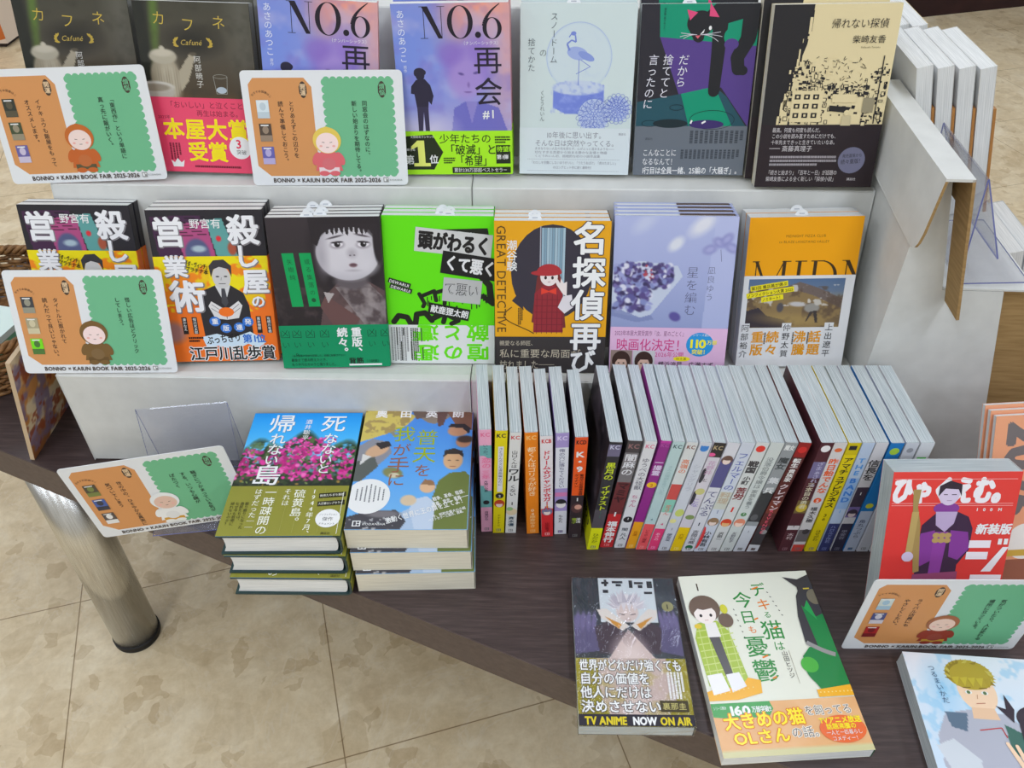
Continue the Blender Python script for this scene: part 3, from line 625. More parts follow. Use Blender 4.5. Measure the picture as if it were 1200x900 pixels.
def art_lime():
    a = Art(130, 188); G = (100, 228, 6); a.rect(0, 0, 130, 188, G); K = (26, 32, 20)
    q = random.Random(9)
    def splat(pts, w):
        a.line(pts, w, K)
        for x, y in pts: a.ell(x, y, w*.52, w*.5, K, n=10)
    splat([(40, 96), (46, 108), (44, 112)], 5); splat([(44, 98), (58, 92), (60, 104)], 5); splat([(60, 94), (72, 90), (70, 108)], 5); splat([(72, 96), (86, 92), (100, 104), (116, 98), (128, 108)], 6); splat([(108, 66), (124, 84), (126, 104)], 8)
    splat([(8, 132), (14, 124), (24, 126), (28, 134)], 7); splat([(34, 134), (36, 122), (46, 120), (54, 130)], 7); splat([(54, 128), (70, 120), (80, 126)], 7); splat([(68, 132), (72, 118), (84, 118), (86, 130), (78, 134)], 6)
    k0 = a.k
    for i in range(22):
        a.k = k0; x = q.uniform(40, 128); y = q.uniform(94, 112); a.rect(x, y, 1.1, q.uniform(4, 16), K)
    def label(x, y, w, h, rot, bg, t, fg, s, bold=.03, tx=4):
        pts = rot2([(0, 0), (w, 0), (w, h), (0, h)], rot)+(x, y); a.poly(pts, bg)
        d = rot2([(tx, (h-s)*.45)], rot)[0]; a.text(t, x+d[0], y+d[1], s, fg, rot=rot, bold=bold, fit=w-tx*1.4)
    a.poly(rot2([(0, 0), (54, 0), (56, 14), (2, 14)], -2)+(68, 16), K); a.text('ワルイ', 88, 16, 12, WHT, bold=.02, rot=8, skew=.3)
    label(39, 13, 90, 29, 6, (206, 206, 204), '頭がわるく', BLK, 23, .045); label(70, 41, 66, 28, 9, (24, 24, 26), 'くて悪く', (230, 230, 230), 20, .035)
    pts = rot2([(0, 0), (46, 0), (46, 30), (0, 30)], 6)+(70, 74); a.poly(pts, (188, 188, 186)); a.text('て悪い', 71, 79, 17, BLK, bold=.02, rot=6, fit=42).text('て悪い', 71.4, 79.3, 17, (204, 204, 202), bold=-.012, rot=6, fit=42)
    for dy in (0, 7): a.poly(rot2([(0, 0), (27, 0), (27, 6), (0, 6)], 17)+(5+dy*.2, 75+dy), K).text('DEWARUI', 6+dy*.2, 76+dy, 5.4, WHT, rot=17, bold=.015, fit=24)
    label(52, 106, 50, 15, 11, K, '献鹿狸太朗', WHT, 10.5, .02, 2.5)
    o = Art(130, 52); o.rect(0, 0, 130, 52, (224, 227, 224)); L = (104, 226, 10)
    for t, x, y in (('敵', 124, 22), ('喧', 124, 49), ('と', 92, 22), ('の', 92, 49), ('遭', 62, 22), ('遇', 62, 49)): o.text(t, x, y, 25 if x > 100 else 23, L, rot=180, bold=.03, sx=1.14)
    for t, x in (('面', 37, ), ('白', 37)): o.text(t, x+6, 22 if t == '面' else 49, 14, L, rot=180, bold=.03)
    o.greek(3, 3, 22, 46, 7, (150, 150, 150), True).greek(27, 4, 10, 45, 4, (60, 70, 50), True)
    for x, y, h in ((10, 3, 24), (15, 22, 26), (18, 4, 10), (27, 22, 24), (40, 4, 18), (41, 30, 16)): o.rect(x, y, 1.3, h, (70, 74, 66))
    return a, o
def girl(a, x, y, s, cap, dress, hair, skin=(236, 224, 220), bow=None):
    """plain stand-in figure, head centre x, y; s = head height in mm"""
    if hair: a.ell(x, y+s*.2, s*.62, s*.8, hair).poly([(x-s*.62, y), (x+s*.62, y), (x+s*.95, y+s*2.9), (x+s*.6, y+s*3), (x-s*.55, y+s*2.7), (x-s*.9, y+s*2.6)], hair)
    a.poly([(x-s*.2, y+s*.4), (x+s*.2, y+s*.4), (x+s*.75, y+s*.95), (x+s*.8, y+s*3.2), (x-s*.8, y+s*3.2), (x-s*.75, y+s*.95)], dress)
    a.ell(x, y, s*.46, s*.52, skin).ell(x-s*.18, y+s*.06, s*.07, s*.1, (60, 40, 44)).ell(x+s*.18, y+s*.06, s*.07, s*.1, (60, 40, 44)).line([(x-s*.06, y+s*.3), (x+s*.07, y+s*.29)], s*.03, (170, 100, 100))
    if cap: a.ell(x, y-s*.2, s*.66, s*.5, cap, a0=180, a1=360).ell(x-s*.15, y-s*.2, s*.8, s*.16, cap)
    elif hair: a.poly([(x-s*.5, y+s*.1), (x-s*.48, y-s*.4), (x, y-s*.62), (x+s*.48, y-s*.4), (x+s*.5, y+s*.1), (x+s*.3, y-s*.2), (x, y-s*.1), (x-s*.3, y-s*.2)], hair)
    if bow: a.poly([(x-s*.4, y+s*.62), (x, y+s*.8), (x+s*.4, y+s*.62), (x+s*.4, y+s), (x, y+s*.86), (x-s*.4, y+s)], bow)
def art_detective():
    a = Art(132, 190); A = (232, 166, 24); a.rect(0, 0, 132, 190, A); D = (56, 52, 64)
    a.ell(66, 62, 47, 58, D).poly([(30, 84), (20, 96), (34, 108)], D).ell(28, 74, 6, 12, D)
    for k in range(9): a.rect(54+k*3, 8, 2.7, 86-(k % 2)*3, [(150, 178, 194), (128, 158, 176), (166, 190, 202)][k % 3])
    a.rect(52, 6, 1.2, 100, (176, 176, 186))
    girl(a, 63, 66, 22, (176, 50, 56), (150, 44, 54), (120, 48, 48), bow=(226, 66, 50))
    k0 = a.k
    for k in range(6): a.k = k0; a.rect(47, 94+k*8, 34, .7, (116, 32, 44)).rect(49+k*6, 88, .7, 50, (116, 32, 44))
    a.poly([(80, 88), (72, 76), (70, 70), (73, 69), (76, 74), (77, 68), (80, 74), (84, 72), (84, 90)], (236, 224, 220)).poly([(80, 90), (90, 88), (92, 104), (82, 112), (74, 104)], (224, 218, 222))
    a.text('GREAT DETECTIVE', 16, 5, 15, (92, 66, 26), rot=90, fit=132, sx=.9)
    a.curve(lambda t: (20-14*math.sin(t*4.2)+14*t, 104+34*t), 1.2, (92, 66, 26)).text('潮谷験', 20, 22, 12.5, WHT, vert=True, bold=.014); a.greek(27, 105, 6, 22, 3, (92, 66, 26), True)
    o = Art(132, 48); o.rect(0, 0, 132, 48, (58, 53, 53)); T = (196, 186, 164)
    o.text('親愛なる師匠、', 5, 5, 7, T, fit=44).text('私に重要な局面が', 5, 16, 12.4, T, fit=98).text('訪れました──。', 5, 31, 12.4, T, fit=76)
    for art, oy in ((a, 0), (o, 142)):
        for t, y, s in (('名', 0, 40), ('探', 41, 40), ('偵', 81, 40), ('再', 122, 38), ('び', 158, 32)):
            if art is a or y+s > 142: art.text(t, 89, y-oy, s, D if art is a else (40, 36, 36), bold=.055).text(t, 89, y-oy, s, (240, 240, 238), bold=.026)
    return a, o
def art_flowers():
    a = Art(137, 194); p = Paint(137, 136, 1.).vgrad([(0, (176, 184, 222)), (.5, (164, 172, 212)), (1, (146, 156, 196))])
    p.ell(98, 10, 16, 8, (226, 226, 232), .5, -40, .9).ell(70, 32, 10, 6, (222, 224, 230), .4, -45, .9).ell(34, 8, 14, 7, (196, 202, 226), .6, -40, .8)
    p.poly([(112, 0), (137, 0), (137, 136), (106, 136)], (186, 192, 226), .6)
    p.poly([(0, 64), (30, 52), (74, 58), (80, 70), (46, 118), (34, 122), (4, 116), (0, 104)], (194, 202, 220)).poly([(0, 108), (34, 122), (46, 118), (50, 124), (30, 128), (0, 120)], (124, 134, 178), .8)
    cols = [(88, 74, 130), (116, 104, 162), (74, 62, 106), (156, 160, 206), (214, 214, 230), (60, 54, 92), (132, 140, 190), (96, 92, 150)]
    p.specks(240, (2, 56, 68, 84), (1.4, 4.2), cols, 3).specks(120, (4, 84, 44, 112), (1.4, 4.6), cols, 5).specks(24, (34, 58, 48, 74), (1, 2.4), [(176, 70, 84), (204, 206, 226)], 6)
    p.ell(74, 120, 7, 5.4, (92, 82, 150), .2, 30)
    for x, y, r in ((118, 30, 30), (126, 26, -50), (132, 36, 30), (108, 38, -20)): p.ell(x, y, 8, 5.4, (142, 144, 196), .35, r).ell(x, y, 5, 3, (166, 168, 212), .5, r)
    a.paint(p); K = (84, 84, 112)
    a.line([(120, 38), (122, 52)], .6, (110, 112, 150)).text('星を編む', 91, 58, 14.6, K, vert=True, bold=-.012, track=.05).text('凪良ゆう', 112, 58, 9.6, K, vert=True, bold=-.012, track=.12)
    o = Art(137, 60); o.rect(0, 0, 137, 60, (224, 182, 214)); M = (206, 54, 128)
    o.text('2023年本屋大賞受賞作『汝、星のごとく』', 5, 4, 7.4, (128, 62, 110), fit=84).text('映画化決定！', 7, 14, 17, M, bold=.004, fit=84).text('2026年公開', 54, 31, 7.6, M, fit=34)
    o.ell(106, 21, 16, 15.5, (40, 150, 214)).text('110', 92, 12, 15, (250, 236, 40), bold=.04, fit=22).text('万部', 114, 15, 6, (250, 236, 40), bold=.02).text('突破！', 97, 27, 7, (250, 236, 40), bold=.02, fit=20).text('シリーズ累計', 97, 7, 3.4, WHT)
    for x, bg in ((1, (150, 128, 120)), (28, (206, 204, 206))):
        o.rect(x, 30, 26, 30, bg).ell(x+13, 44, 11, 13, (66, 46, 40)).ell(x+13, 48, 7, 9, (222, 186, 166)).poly([(x+5, 48), (x+5, 38), (x+14, 33), (x+21, 38), (x+21, 48), (x+18, 42), (x+9, 42)], (66, 46, 40)).ell(x+10, 47, 1.2, .8, BLK).ell(x+16, 47, 1.2, .8, BLK)
    o.ell(86, 40, 10, 3.2, (246, 230, 40)).text('W主演', 79, 38, 4, BLK).text('横浜流星　広瀬すず', 58, 43.5, 8.4, BLK, fit=66)
    return a, o
def art_mountain():
    a = Art(130, 188); a.rect(0, 0, 130, 188, (244, 166, 0)); Bn = (126, 84, 10)
    a.text('MIDNIGHT PIZZA CLUB', 43, 20, 4.4, Bn, fit=46).text('to BLAZE LANGTANG VALLEY', 36, 27, 4.2, Bn, fit=58)
    didone(a, 'MIDN', 8, 52, 40, (62, 44, 20), .1, .03)
    o = Art(130, 118); o.rect(0, 0, 130, 118, (226, 226, 226)); p = Paint(113, 62, .9).vgrad([(0, (84, 110, 146)), (.25, (104, 122, 146)), (.45, (150, 142, 120)), (1, (150, 128, 84))])
    p.poly([(0, 14), (20, 6), (44, 10), (70, 18), (113, 36), (113, 62), (0, 62)], (142, 118, 78)).poly([(44, 10), (80, 22), (113, 38), (113, 26), (84, 12), (60, 4)], (112, 98, 92)).blot(9, 3, .5, .62, (92, 74, 60), .7, (p.Y > 10).astype(float)).blot(7, 8, .62, .7, (216, 212, 208), .8, ((p.Y > 8) & (p.Y < 34)).astype(float))
    p.poly([(0, 62), (0, 40), (14, 36), (24, 46), (46, 52), (52, 62)], (62, 54, 60)).ell(60, 52, 40, 7, (176, 148, 88), .6, 4, .6)
    p.ell(78, 37, 9, 6, (150, 146, 138), .15).ell(84, 30, 4, 4, (196, 190, 180), .2).poly([(76, 42), (72, 54), (74, 54), (80, 42), (84, 56), (87, 56), (84, 40)], (64, 56, 54)).ell(40, 36, 4, 6, (84, 80, 84), .2).ell(60, 32, 10, 3, (196, 192, 190), .3, 4)
    o.paint(p, 6, 4)
    for t, x, y, w in (('第3回 書店員が選ぶ', 8, 13, 44), ('ノンフィクション大賞 2025', 4, 22, 56), ('ノミネート！', 22, 27, 26)): o.poly(rot2([(0, 0), (w, 0), (w, 6.4), (0, 6.4)], -9)+(x, y), (238, 222, 30)); o.text(t, x+1, y+.8, 4.8, BLK, rot=-9, fit=w-2, bold=.012)
    for x in (0, 50, 101): o.rect(x+1, 60, 11, 8, (226, 226, 226))
    for t, x in (('阿部裕介', 7), ('仲野太賀', 57), ('上出遼平', 108)): o.text(t, x, 61, 10, (50, 48, 48), vert=True, track=.14)
    for t, x in (('重版', 23), ('続々', 41), ('沸騰', 74), ('話題', 92)): o.text(t, x, 70, 16, (232, 156, 10), vert=True, bold=.02, track=.05)
    for x in (32, 66, 84): o.greek(x-1.5, 72, 2.4, 22, 1, (90, 80, 60), True)
    return a, o
def art_bougainvillea():
    a = Art(134, 194); p = Paint(134, 124, .9).vgrad([(0, (24, 148, 232)), (.35, (70, 178, 240)), (.6, (120, 200, 244)), (1, (60, 70, 50))])
    edge = 60-22*np.sin(p.X/134*3.1)-10*np.sin(p.X/9.)
    low = np.clip((p.Y-edge)/10, 0, 1)
    p.blot(7, 4, .32, .5, (44, 62, 40), 1., low).blot(5, 9, .5, .62, (92, 116, 66), .8, low).mix(np.clip((p.Y-100)/20, 0, 1)*.6, (34, 34, 32))
    pk = [(222, 60, 156), (196, 40, 128), (240, 110, 186), (170, 40, 116), (206, 70, 150)]
    p.specks(330, (0, 62, 134, 112), (1., 3.6), pk, 2).specks(110, (44, 44, 108, 70), (1., 3.), pk, 5).specks(60, (0, 60, 134, 120), (.8, 2.2), [(120, 140, 80), (150, 120, 60), (52, 70, 44)], 8)
    a.paint(p)
    for t, x, s, y in (('死', 86, 31, 4), ('な', 92, 19, 36), ('な', 92, 19, 54), ('い', 92, 17, 72), ('と', 92, 17, 87)): a.text(t, x, y, s, (24, 40, 70), bold=.004).text(t, x-.5, y-.5, s, WHT, bold=.01)
    for t, x, s, y in (('帰', 22, 33, 3), ('れ', 28, 20, 36), ('な', 28, 20, 54), ('い', 28, 18, 72), ('島', 20, 34, 88)): a.text(t, x, y, s, (24, 40, 70), bold=.004).text(t, x-.5, y-.5, s, WHT, bold=.012)
    a.text('酒井聡平', 70, 12, 8.6, WHT, vert=True, bold=.006, track=.08)
    o = Art(134, 72); o.rect(0, 0, 134, 72, (142, 140, 52)); T = (240, 240, 226)
    for t, x, y, s in (('1944年7月、', 96, 4, 8.6), ('硫黄島。', 80, 5, 13.5), ('それは', 66, 4, 8.6), ('一時疎開の', 47, 3, 13.5), ('はずだった──', 33, 4, 8.6)): o.text(t, x, y, s, T, vert=True, bold=.004)
    for k in range(6): o.rect(40+k*13.6, 4, .3, 64, (170, 168, 90))
    for i, t in enumerate(('散り散りになった', '島民たちは、', 'なぜ今も故郷に', '帰れないのか？')): o.text(t, 24-i*5.4, 24, 4.8, (52, 50, 20), vert=True)
    for t, y in (('発売たちまち重版', 12), ('大反響ロングセラー', 24)): o.poly(rot2([(0, 0), (30, 0), (30, 7), (0, 7)], -5)+(102, y), (44, 42, 24)); o.text(t, 103, y+1.4, 4, T, rot=-5, fit=27)
    o.ell(117, 48, 13.5, 13, WHT).text('ノンフィクション', 107, 41, 3.2, BLK, fit=20).text('傑作', 111, 46, 6, BLK).text('ドキュメント', 108, 54, 3.2, BLK, fit=18).rect(129, 10, .6, 60, T).text('講談社', 112, 67, 3.6, (60, 58, 24))
    return a, o
def art_crowd():
    a = Art(134, 194); p = Paint(134, 194, 1.2).vgrad([(0, (70, 136, 220)), (.6, (96, 166, 234)), (1, (120, 180, 226))])
    # ring of onlookers seen from below, in plain blocks of cloth, skin and hair
    p.blot(12, 7, .3, .5, (142, 128, 112), 1., (p.Y < 18+10*np.sin(p.X/11)).astype(float)).poly([(0, 0), (36, 0), (64, 14), (54, 30), (30, 46), (0, 60)], (206, 186, 96)).blot(6, 3, .5, .6, (156, 132, 84), .8, ((p.Y < 50) & (p.X < 56)).astype(float)).poly([(56, 0), (92, 0), (84, 14), (64, 20)], (112, 94, 84))
    p.poly([(0, 66), (14, 54), (34, 60), (40, 78), (22, 104), (0, 118)], (140, 140, 148)).poly([(0, 92), (20, 84), (26, 100), (8, 124), (0, 124)], (92, 96, 92)).ell(22, 74, 15, 9, (206, 166, 132), .1, -32).poly([(18, 62), (34, 58), (38, 66), (26, 72)], (52, 46, 48)).poly([(6, 80), (16, 84), (4, 98)], (214, 212, 208))
    p.ell(44, 110, 12, 8, (132, 132, 84), .15, 20).ell(46, 114, 6, 4, (206, 196, 168), .2)
    p.poly([(98, 0), (134, 0), (134, 40), (112, 28)], (132, 92, 74)).ell(117, 40, 13, 10, (196, 146, 112), .1, -10).poly([(104, 34), (108, 28), (124, 28), (132, 36), (130, 46), (122, 36)], (48, 42, 46)).ell(124, 60, 9, 9, (188, 136, 104), .1).ell(126, 55, 10, 6, (70, 52, 46), .2).poly([(88, 8), (104, 4), (98, 30), (92, 34)], (104, 76, 70))
    p.poly([(90, 194), (92, 150), (98, 122), (110, 110), (128, 108), (134, 116), (134, 194)], (108, 120, 62)).ell(113, 90, 11.5, 15, (214, 172, 128), .06).poly([(101, 86), (102, 74), (113, 70), (124, 75), (125, 86), (120, 80), (106, 80)], (58, 50, 50)).ell(108.5, 90, 2, .7, (60, 44, 40), .3).ell(118, 90, 2, .7, (60, 44, 40), .3).ell(113, 100, 3.4, .7, (150, 90, 76), .3)
    p.poly([(70, 194), (66, 168), (74, 150), (86, 146), (96, 156), (96, 194)], (190, 204, 222)).ell(86, 132, 9, 9, (220, 178, 140), .08).poly([(78, 128), (82, 120), (92, 122), (95, 130)], (150, 112, 82)).ell(66, 152, 9, 8, (212, 190, 160), .1).poly([(54, 194), (56, 172), (68, 164), (76, 194)], (170, 190, 214))
    p.poly([(0, 176), (20, 168), (54, 166), (66, 182), (60, 194), (0, 194)], (72, 70, 76)).ell(40, 172, 18, 5, (120, 116, 120), .3).blot(4, 5, .62, .68, (206, 206, 206), .7, ((p.Y > 176) & (p.X < 54)).astype(float))
    a.paint(p)
    for t, x in (('奥', 13), ('田', 43), ('英', 75), ('朗', 108)): a.text(t, x, 4, 13.5, (240, 238, 236), bold=.03, sx=1.12)
    g, b = (158, 178, 30), (150, 98, 74)
    for t, x, y, s, c in (('普', 66, 38, 28, g), ('天', 64, 66, 29, g), ('を', 68, 96, 21, b), ('我', 38, 32, 28, g), ('が', 40, 62, 22, b), ('手', 36, 84, 27, b), ('に', 38, 110, 22, b)): a.text(t, x, y, s, c, bold=.002)
    a.ell(20, 146, 25, 26, (232, 232, 230))
    for i in range(7): a.greek(36-i*5, 128+abs(3-i)*2.4, 2.4, 38-abs(3-i)*4.8, 1, (110, 110, 116), True)
    for t, x, y, s, w in (('戦争、革命、陰謀、', 92, 148, 6.6, 40), ('青春、悲恋、青春――', 92, 156, 6.6, 42), ('激動く世界に王の旗を立てよ！', 42, 178, 9.4, 92), ('今、昭和史最大の小説', 94, 174, 4.6, 38), ('ベストセラー三部作、開幕。', 90, 180, 4.6, 42)): a.text(t, x, y, s, WHT, rot=-20, bold=.012, fit=w)
    a.rect(8, 182, 9, 8, WHT).rect(9.2, 183.2, 3, 5.6, (72, 70, 76)).rect(13, 183.2, 2.8, 2.4, (72, 70, 76)).rect(13, 186.4, 2.8, 2.4, (72, 70, 76)).text('KODANSHA', 19, 184.5, 4.4, WHT)
    return a
def art_palehair():
    a = Art(114, 175); p = Paint(114, 175, 1., (52, 58, 66)); p.blot(14, 3, .4, .8, (80, 88, 96), .6)
    p.poly([(30, 0), (92, 0), (92, 58), (30, 58)], (206, 214, 218)).poly([(0, 50), (14, 48), (24, 66), (28, 92), (0, 96)], (92, 86, 122)).poly([(114, 50), (100, 48), (92, 62), (88, 92), (114, 98)], (92, 86, 122))
    for k in range(4): p.ell(4+k*6, 56, 2.6, 12, (112, 104, 144), .3, 6).ell(110-k*5, 54, 2.4, 12, (112, 104, 144), .3, -6)
    p.poly([(22, 64), (40, 54), (58, 74), (76, 54), (94, 64), (90, 96), (26, 96)], (70, 58, 70)).poly([(26, 42), (36, 40), (60, 62), (52, 68), (30, 52)], (222, 214, 206)).poly([(92, 42), (82, 40), (62, 62), (70, 68), (90, 52)], (222, 214, 206)).poly([(34, 50), (52, 60), (48, 66)], (206, 144, 56)).poly([(86, 50), (68, 60), (72, 66)], (206, 144, 56))
    p.poly([(58, 66), (92, 112), (104, 140), (80, 175), (40, 175), (26, 140), (36, 100)], (206, 184, 178)).poly([(58, 66), (66, 80), (58, 92), (50, 80)], (160, 138, 138)).ell(58, 100, 16, 22, (222, 204, 198), .6)
    p.ell(59, 44, 12, 13, (214, 196, 190), .08)
    a.paint(p)
    q = random.Random(2)
    k0 = a.k
    for k in range(34):
        a.k = k0+(k % 8)*.5; t = math.pi*(1.02+.96*k/33) if k < 34 else 0; r = q.uniform(17, 24); c = (59+12*math.cos(t), 38+9*math.sin(t))
        a.poly([(c[0]-3, c[1]+3), (59+r*math.cos(t)*1.1, 38+r*math.sin(t)), (c[0]+3, c[1]+3)], q.choice([(226, 220, 222), (204, 198, 204), (184, 178, 188)]))
    for x in (50, 56, 62, 68): a.poly([(x-3.4, 32), (x+3.4, 32), (x-.5, 44)], (214, 208, 212))
    a.line([(50, 47), (56, 48)], 1, (70, 50, 60)).line([(62, 48), (68, 47)], 1, (70, 50, 60)).line([(56, 54), (62, 54)], .6, (140, 90, 96))
    for x, y, w, h in ((33, 5, 8, 3), (36, 2, 3, 9), (45, 4, 12, 3), (49, 8, 6, 3), (64, 3, 4, 10), (70, 5, 10, 3), (74, 9, 5, 4), (84, 4, 6, 9), (34, 16, 6, 4), (80, 18, 9, 3)): a.rect(x, y, w, h, (46, 48, 54))
    a.ell(104, 37, 6.4, 6.4, (150, 146, 100)).text('1', 101.6, 33, 8, BLK, bold=.03)
    o = Art(114, 74); p = Paint(114, 74, 1.3, (150, 140, 34)); p.poly([(22, 0), (94, 0), (102, 40), (84, 74), (36, 74), (24, 44)], (200, 178, 170)).poly([(40, 74), (58, 30), (84, 74)], (214, 194, 186)).blot(14, 6, .5, .7, (170, 156, 60), .5); o.paint(p)
    for i, (t, w) in enumerate((('世界がどれだけ強くても', 106), ('自分の価値を', 72), ('他人にだけは', 72), ('決めさせない', 80))): o.text(t, 3, 1+i*15.2, 14, (70, 58, 50), bold=.07, fit=w).text(t, 3, 1+i*15.2, 14, WHT, bold=.022, fit=w)
    o.greek(92, 16, 17, 30, 5, WHT, True).rect(82, 47, 28, 12, (70, 62, 40)).text('裏那圭', 84, 49, 8, (206, 196, 120), fit=24)
    o.rect(0, 62, 114, 12, (46, 42, 52)).text('TV ANIME ', 6, 62.6, 11.4, (216, 196, 40), bold=.04, fit=44).text('NOW', 53, 62.6, 11.4, WHT, bold=.04, fit=24).text('ON AIR', 80, 62.6, 11.4, (216, 196, 40), bold=.04, fit=31)
    return a, o
def art_bigcat():
    a = Art(148, 210); a.rect(0, 0, 148, 210, (228, 229, 212)); g, og, K = (52, 142, 66), (228, 128, 40), (50, 44, 46)
    a.text('1', 15, 8, 14, (74, 62, 50), bold=.01)
    for t, x, y, s, c in (('デ', 76, 13, 19, g), ('キ', 79, 34, 16, og), ('る', 83, 51, 9, g), ('猫', 75, 62, 25, g), ('は', 83, 88, 12, g), ('今', 54, 24, 22, g), ('日', 56, 48, 18, g), ('も', 61, 68, 10, og), ('憂', 52, 80, 26, g), ('鬱', 53, 108, 27, g)): a.text(t, x, y, s, c, bold=.008)
    for x, y, w in ((76, 13, 8), (68, 52, 5), (86, 64, 5), (64, 98, 7), (68, 122, 5)): a.rect(x+3, y+8, w, 1.8, og, -20)
    for k in range(6): a.rect(95+k*1.6, 26+k*6, 2, .9, K, 40).rect(52+k*.6, 46+k*7, 2, .9, K, 60)
    a.text('山田ヒツジ', 92, 100, 6.4, (70, 62, 54), vert=True).rect(97, 100, .4, 38, (150, 140, 120))
    # young woman in a check coat on a cushion, seated low at the left
    H = (112, 92, 78); G = (168, 192, 70)
    a.poly([(0, 142), (44, 128), (58, 132), (56, 146), (30, 152), (0, 152)], (240, 176, 40)).poly([(8, 62), (30, 60), (40, 74), (46, 128), (34, 140), (4, 136), (2, 80)], G)
    for k in range(8): a.line([(4, 72+k*8), (44, 68+k*8)], 1.2, (206, 218, 130))
    for k in range(5): a.line([(8+k*8, 64), (8+k*8, 136)], .9, (200, 214, 124))
    a.poly([(16, 62), (28, 62), (30, 80), (16, 80)], (236, 232, 226)).poly([(17, 80), (28, 80), (32, 128), (24, 128)], (86, 82, 84)).poly([(4, 124), (20, 122), (24, 142), (6, 146)], (240, 238, 236)).poly([(24, 124), (38, 122), (42, 138), (26, 144)], (236, 234, 234))
    a.ell(20, 44, 17, 17, H).ell(40, 60, 8, 9, H).ell(19, 51, 12, 12.6, (244, 232, 224)).poly([(6, 50), (8, 38), (20, 32), (34, 40), (33, 52), (28, 44), (18, 46), (12, 44)], H).ell(14, 53, 1.6, 2, K).ell(25, 53, 1.6, 2, K).line([(17, 59), (21, 59)], .6, (180, 100, 90)).ell(8, 66, 4, 3, (226, 196, 60)).ell(41, 46, 4, 6, (210, 206, 60))
    # large dark cat in a green apron, at the right edge
    C = (62, 60, 64)
    a.poly([(118, 8), (134, 12), (148, 6), (148, 100), (132, 110), (118, 92), (120, 60), (126, 34), (132, 24)], C).ell(142, 26, 12, 16, C).rect(137, 24, 7, 1.6, (214, 190, 60)).ell(146, 36, 8, 10, (120, 112, 92))
    a.poly([(128, 46), (138, 62), (148, 58), (148, 148), (118, 148), (110, 130), (110, 108), (120, 98), (130, 96)], (30, 130, 66)).ell(122, 122, 14, 20, (30, 130, 66)).poly([(136, 40), (130, 50), (140, 66)], (40, 160, 80)).ell(114, 118, 9, 9, (76, 176, 66)).curve(lambda t: (119+26*t, 92+22*t-6*t*t), 5, (150, 148, 146))
    a.poly([(112, 146), (148, 142), (148, 154), (112, 154)], (240, 176, 40))
    k0 = a.k
    for k in range(9): a.k = k0; a.ell(115+k*4, 149, .8, .8, (246, 220, 130), n=6); a.ell(8+k*5, 146-k*.8, .8, .8, (246, 220, 130), n=6)
    o = Art(148, 55); p = Paint(148, 55, 1.6, (226, 172, 116)); p.blot(24, 3, .4, .8, (238, 196, 150), .7).mix(np.clip((p.Y-47)/3, 0, 1), (206, 200, 150)); o.paint(p)
    o.poly([(0, 0), (60, 0), (62, 8), (56, 16), (20, 17), (0, 14)], (66, 158, 78)).text('シリーズ累計', 2, 3, 4, WHT, fit=13).text('160', 16, 1.5, 13, WHT, bold=.05, fit=23).text('万部突破!!', 40, 4.4, 7, WHT, bold=.02, fit=20)
    for t, x, y, s, w in (('大きめの猫', 8, 11, 18, 82), ('OLさん', 14, 29, 16, 56)): o.text(t, x, y, s, (220, 120, 30), bold=.075, fit=w, rot=-2).text(t, x, y, s, (250, 230, 40), bold=.022, fit=w, rot=-2)
    for t, x, y, s, w in (('を飼ってる', 92, 7, 11, 48), ('の話。', 72, 28, 12, 34)): o.text(t, x, y, s, (246, 240, 226), bold=.06, fit=w).text(t, x, y, s, (90, 76, 66), fit=w)
    o.ell(124, 33, 23, 14, (232, 108, 56)).text('TVアニメ放送', 103, 20, 7.4, (250, 230, 40), bold=.03, fit=42).text('話題沸騰の', 108, 27, 6.4, (250, 230, 40), bold=.02, fit=30).text('一人と一匹暮らし', 106, 34, 5, WHT, fit=36).text('コメディー！', 110, 40, 5, WHT, fit=28)
    return a, o
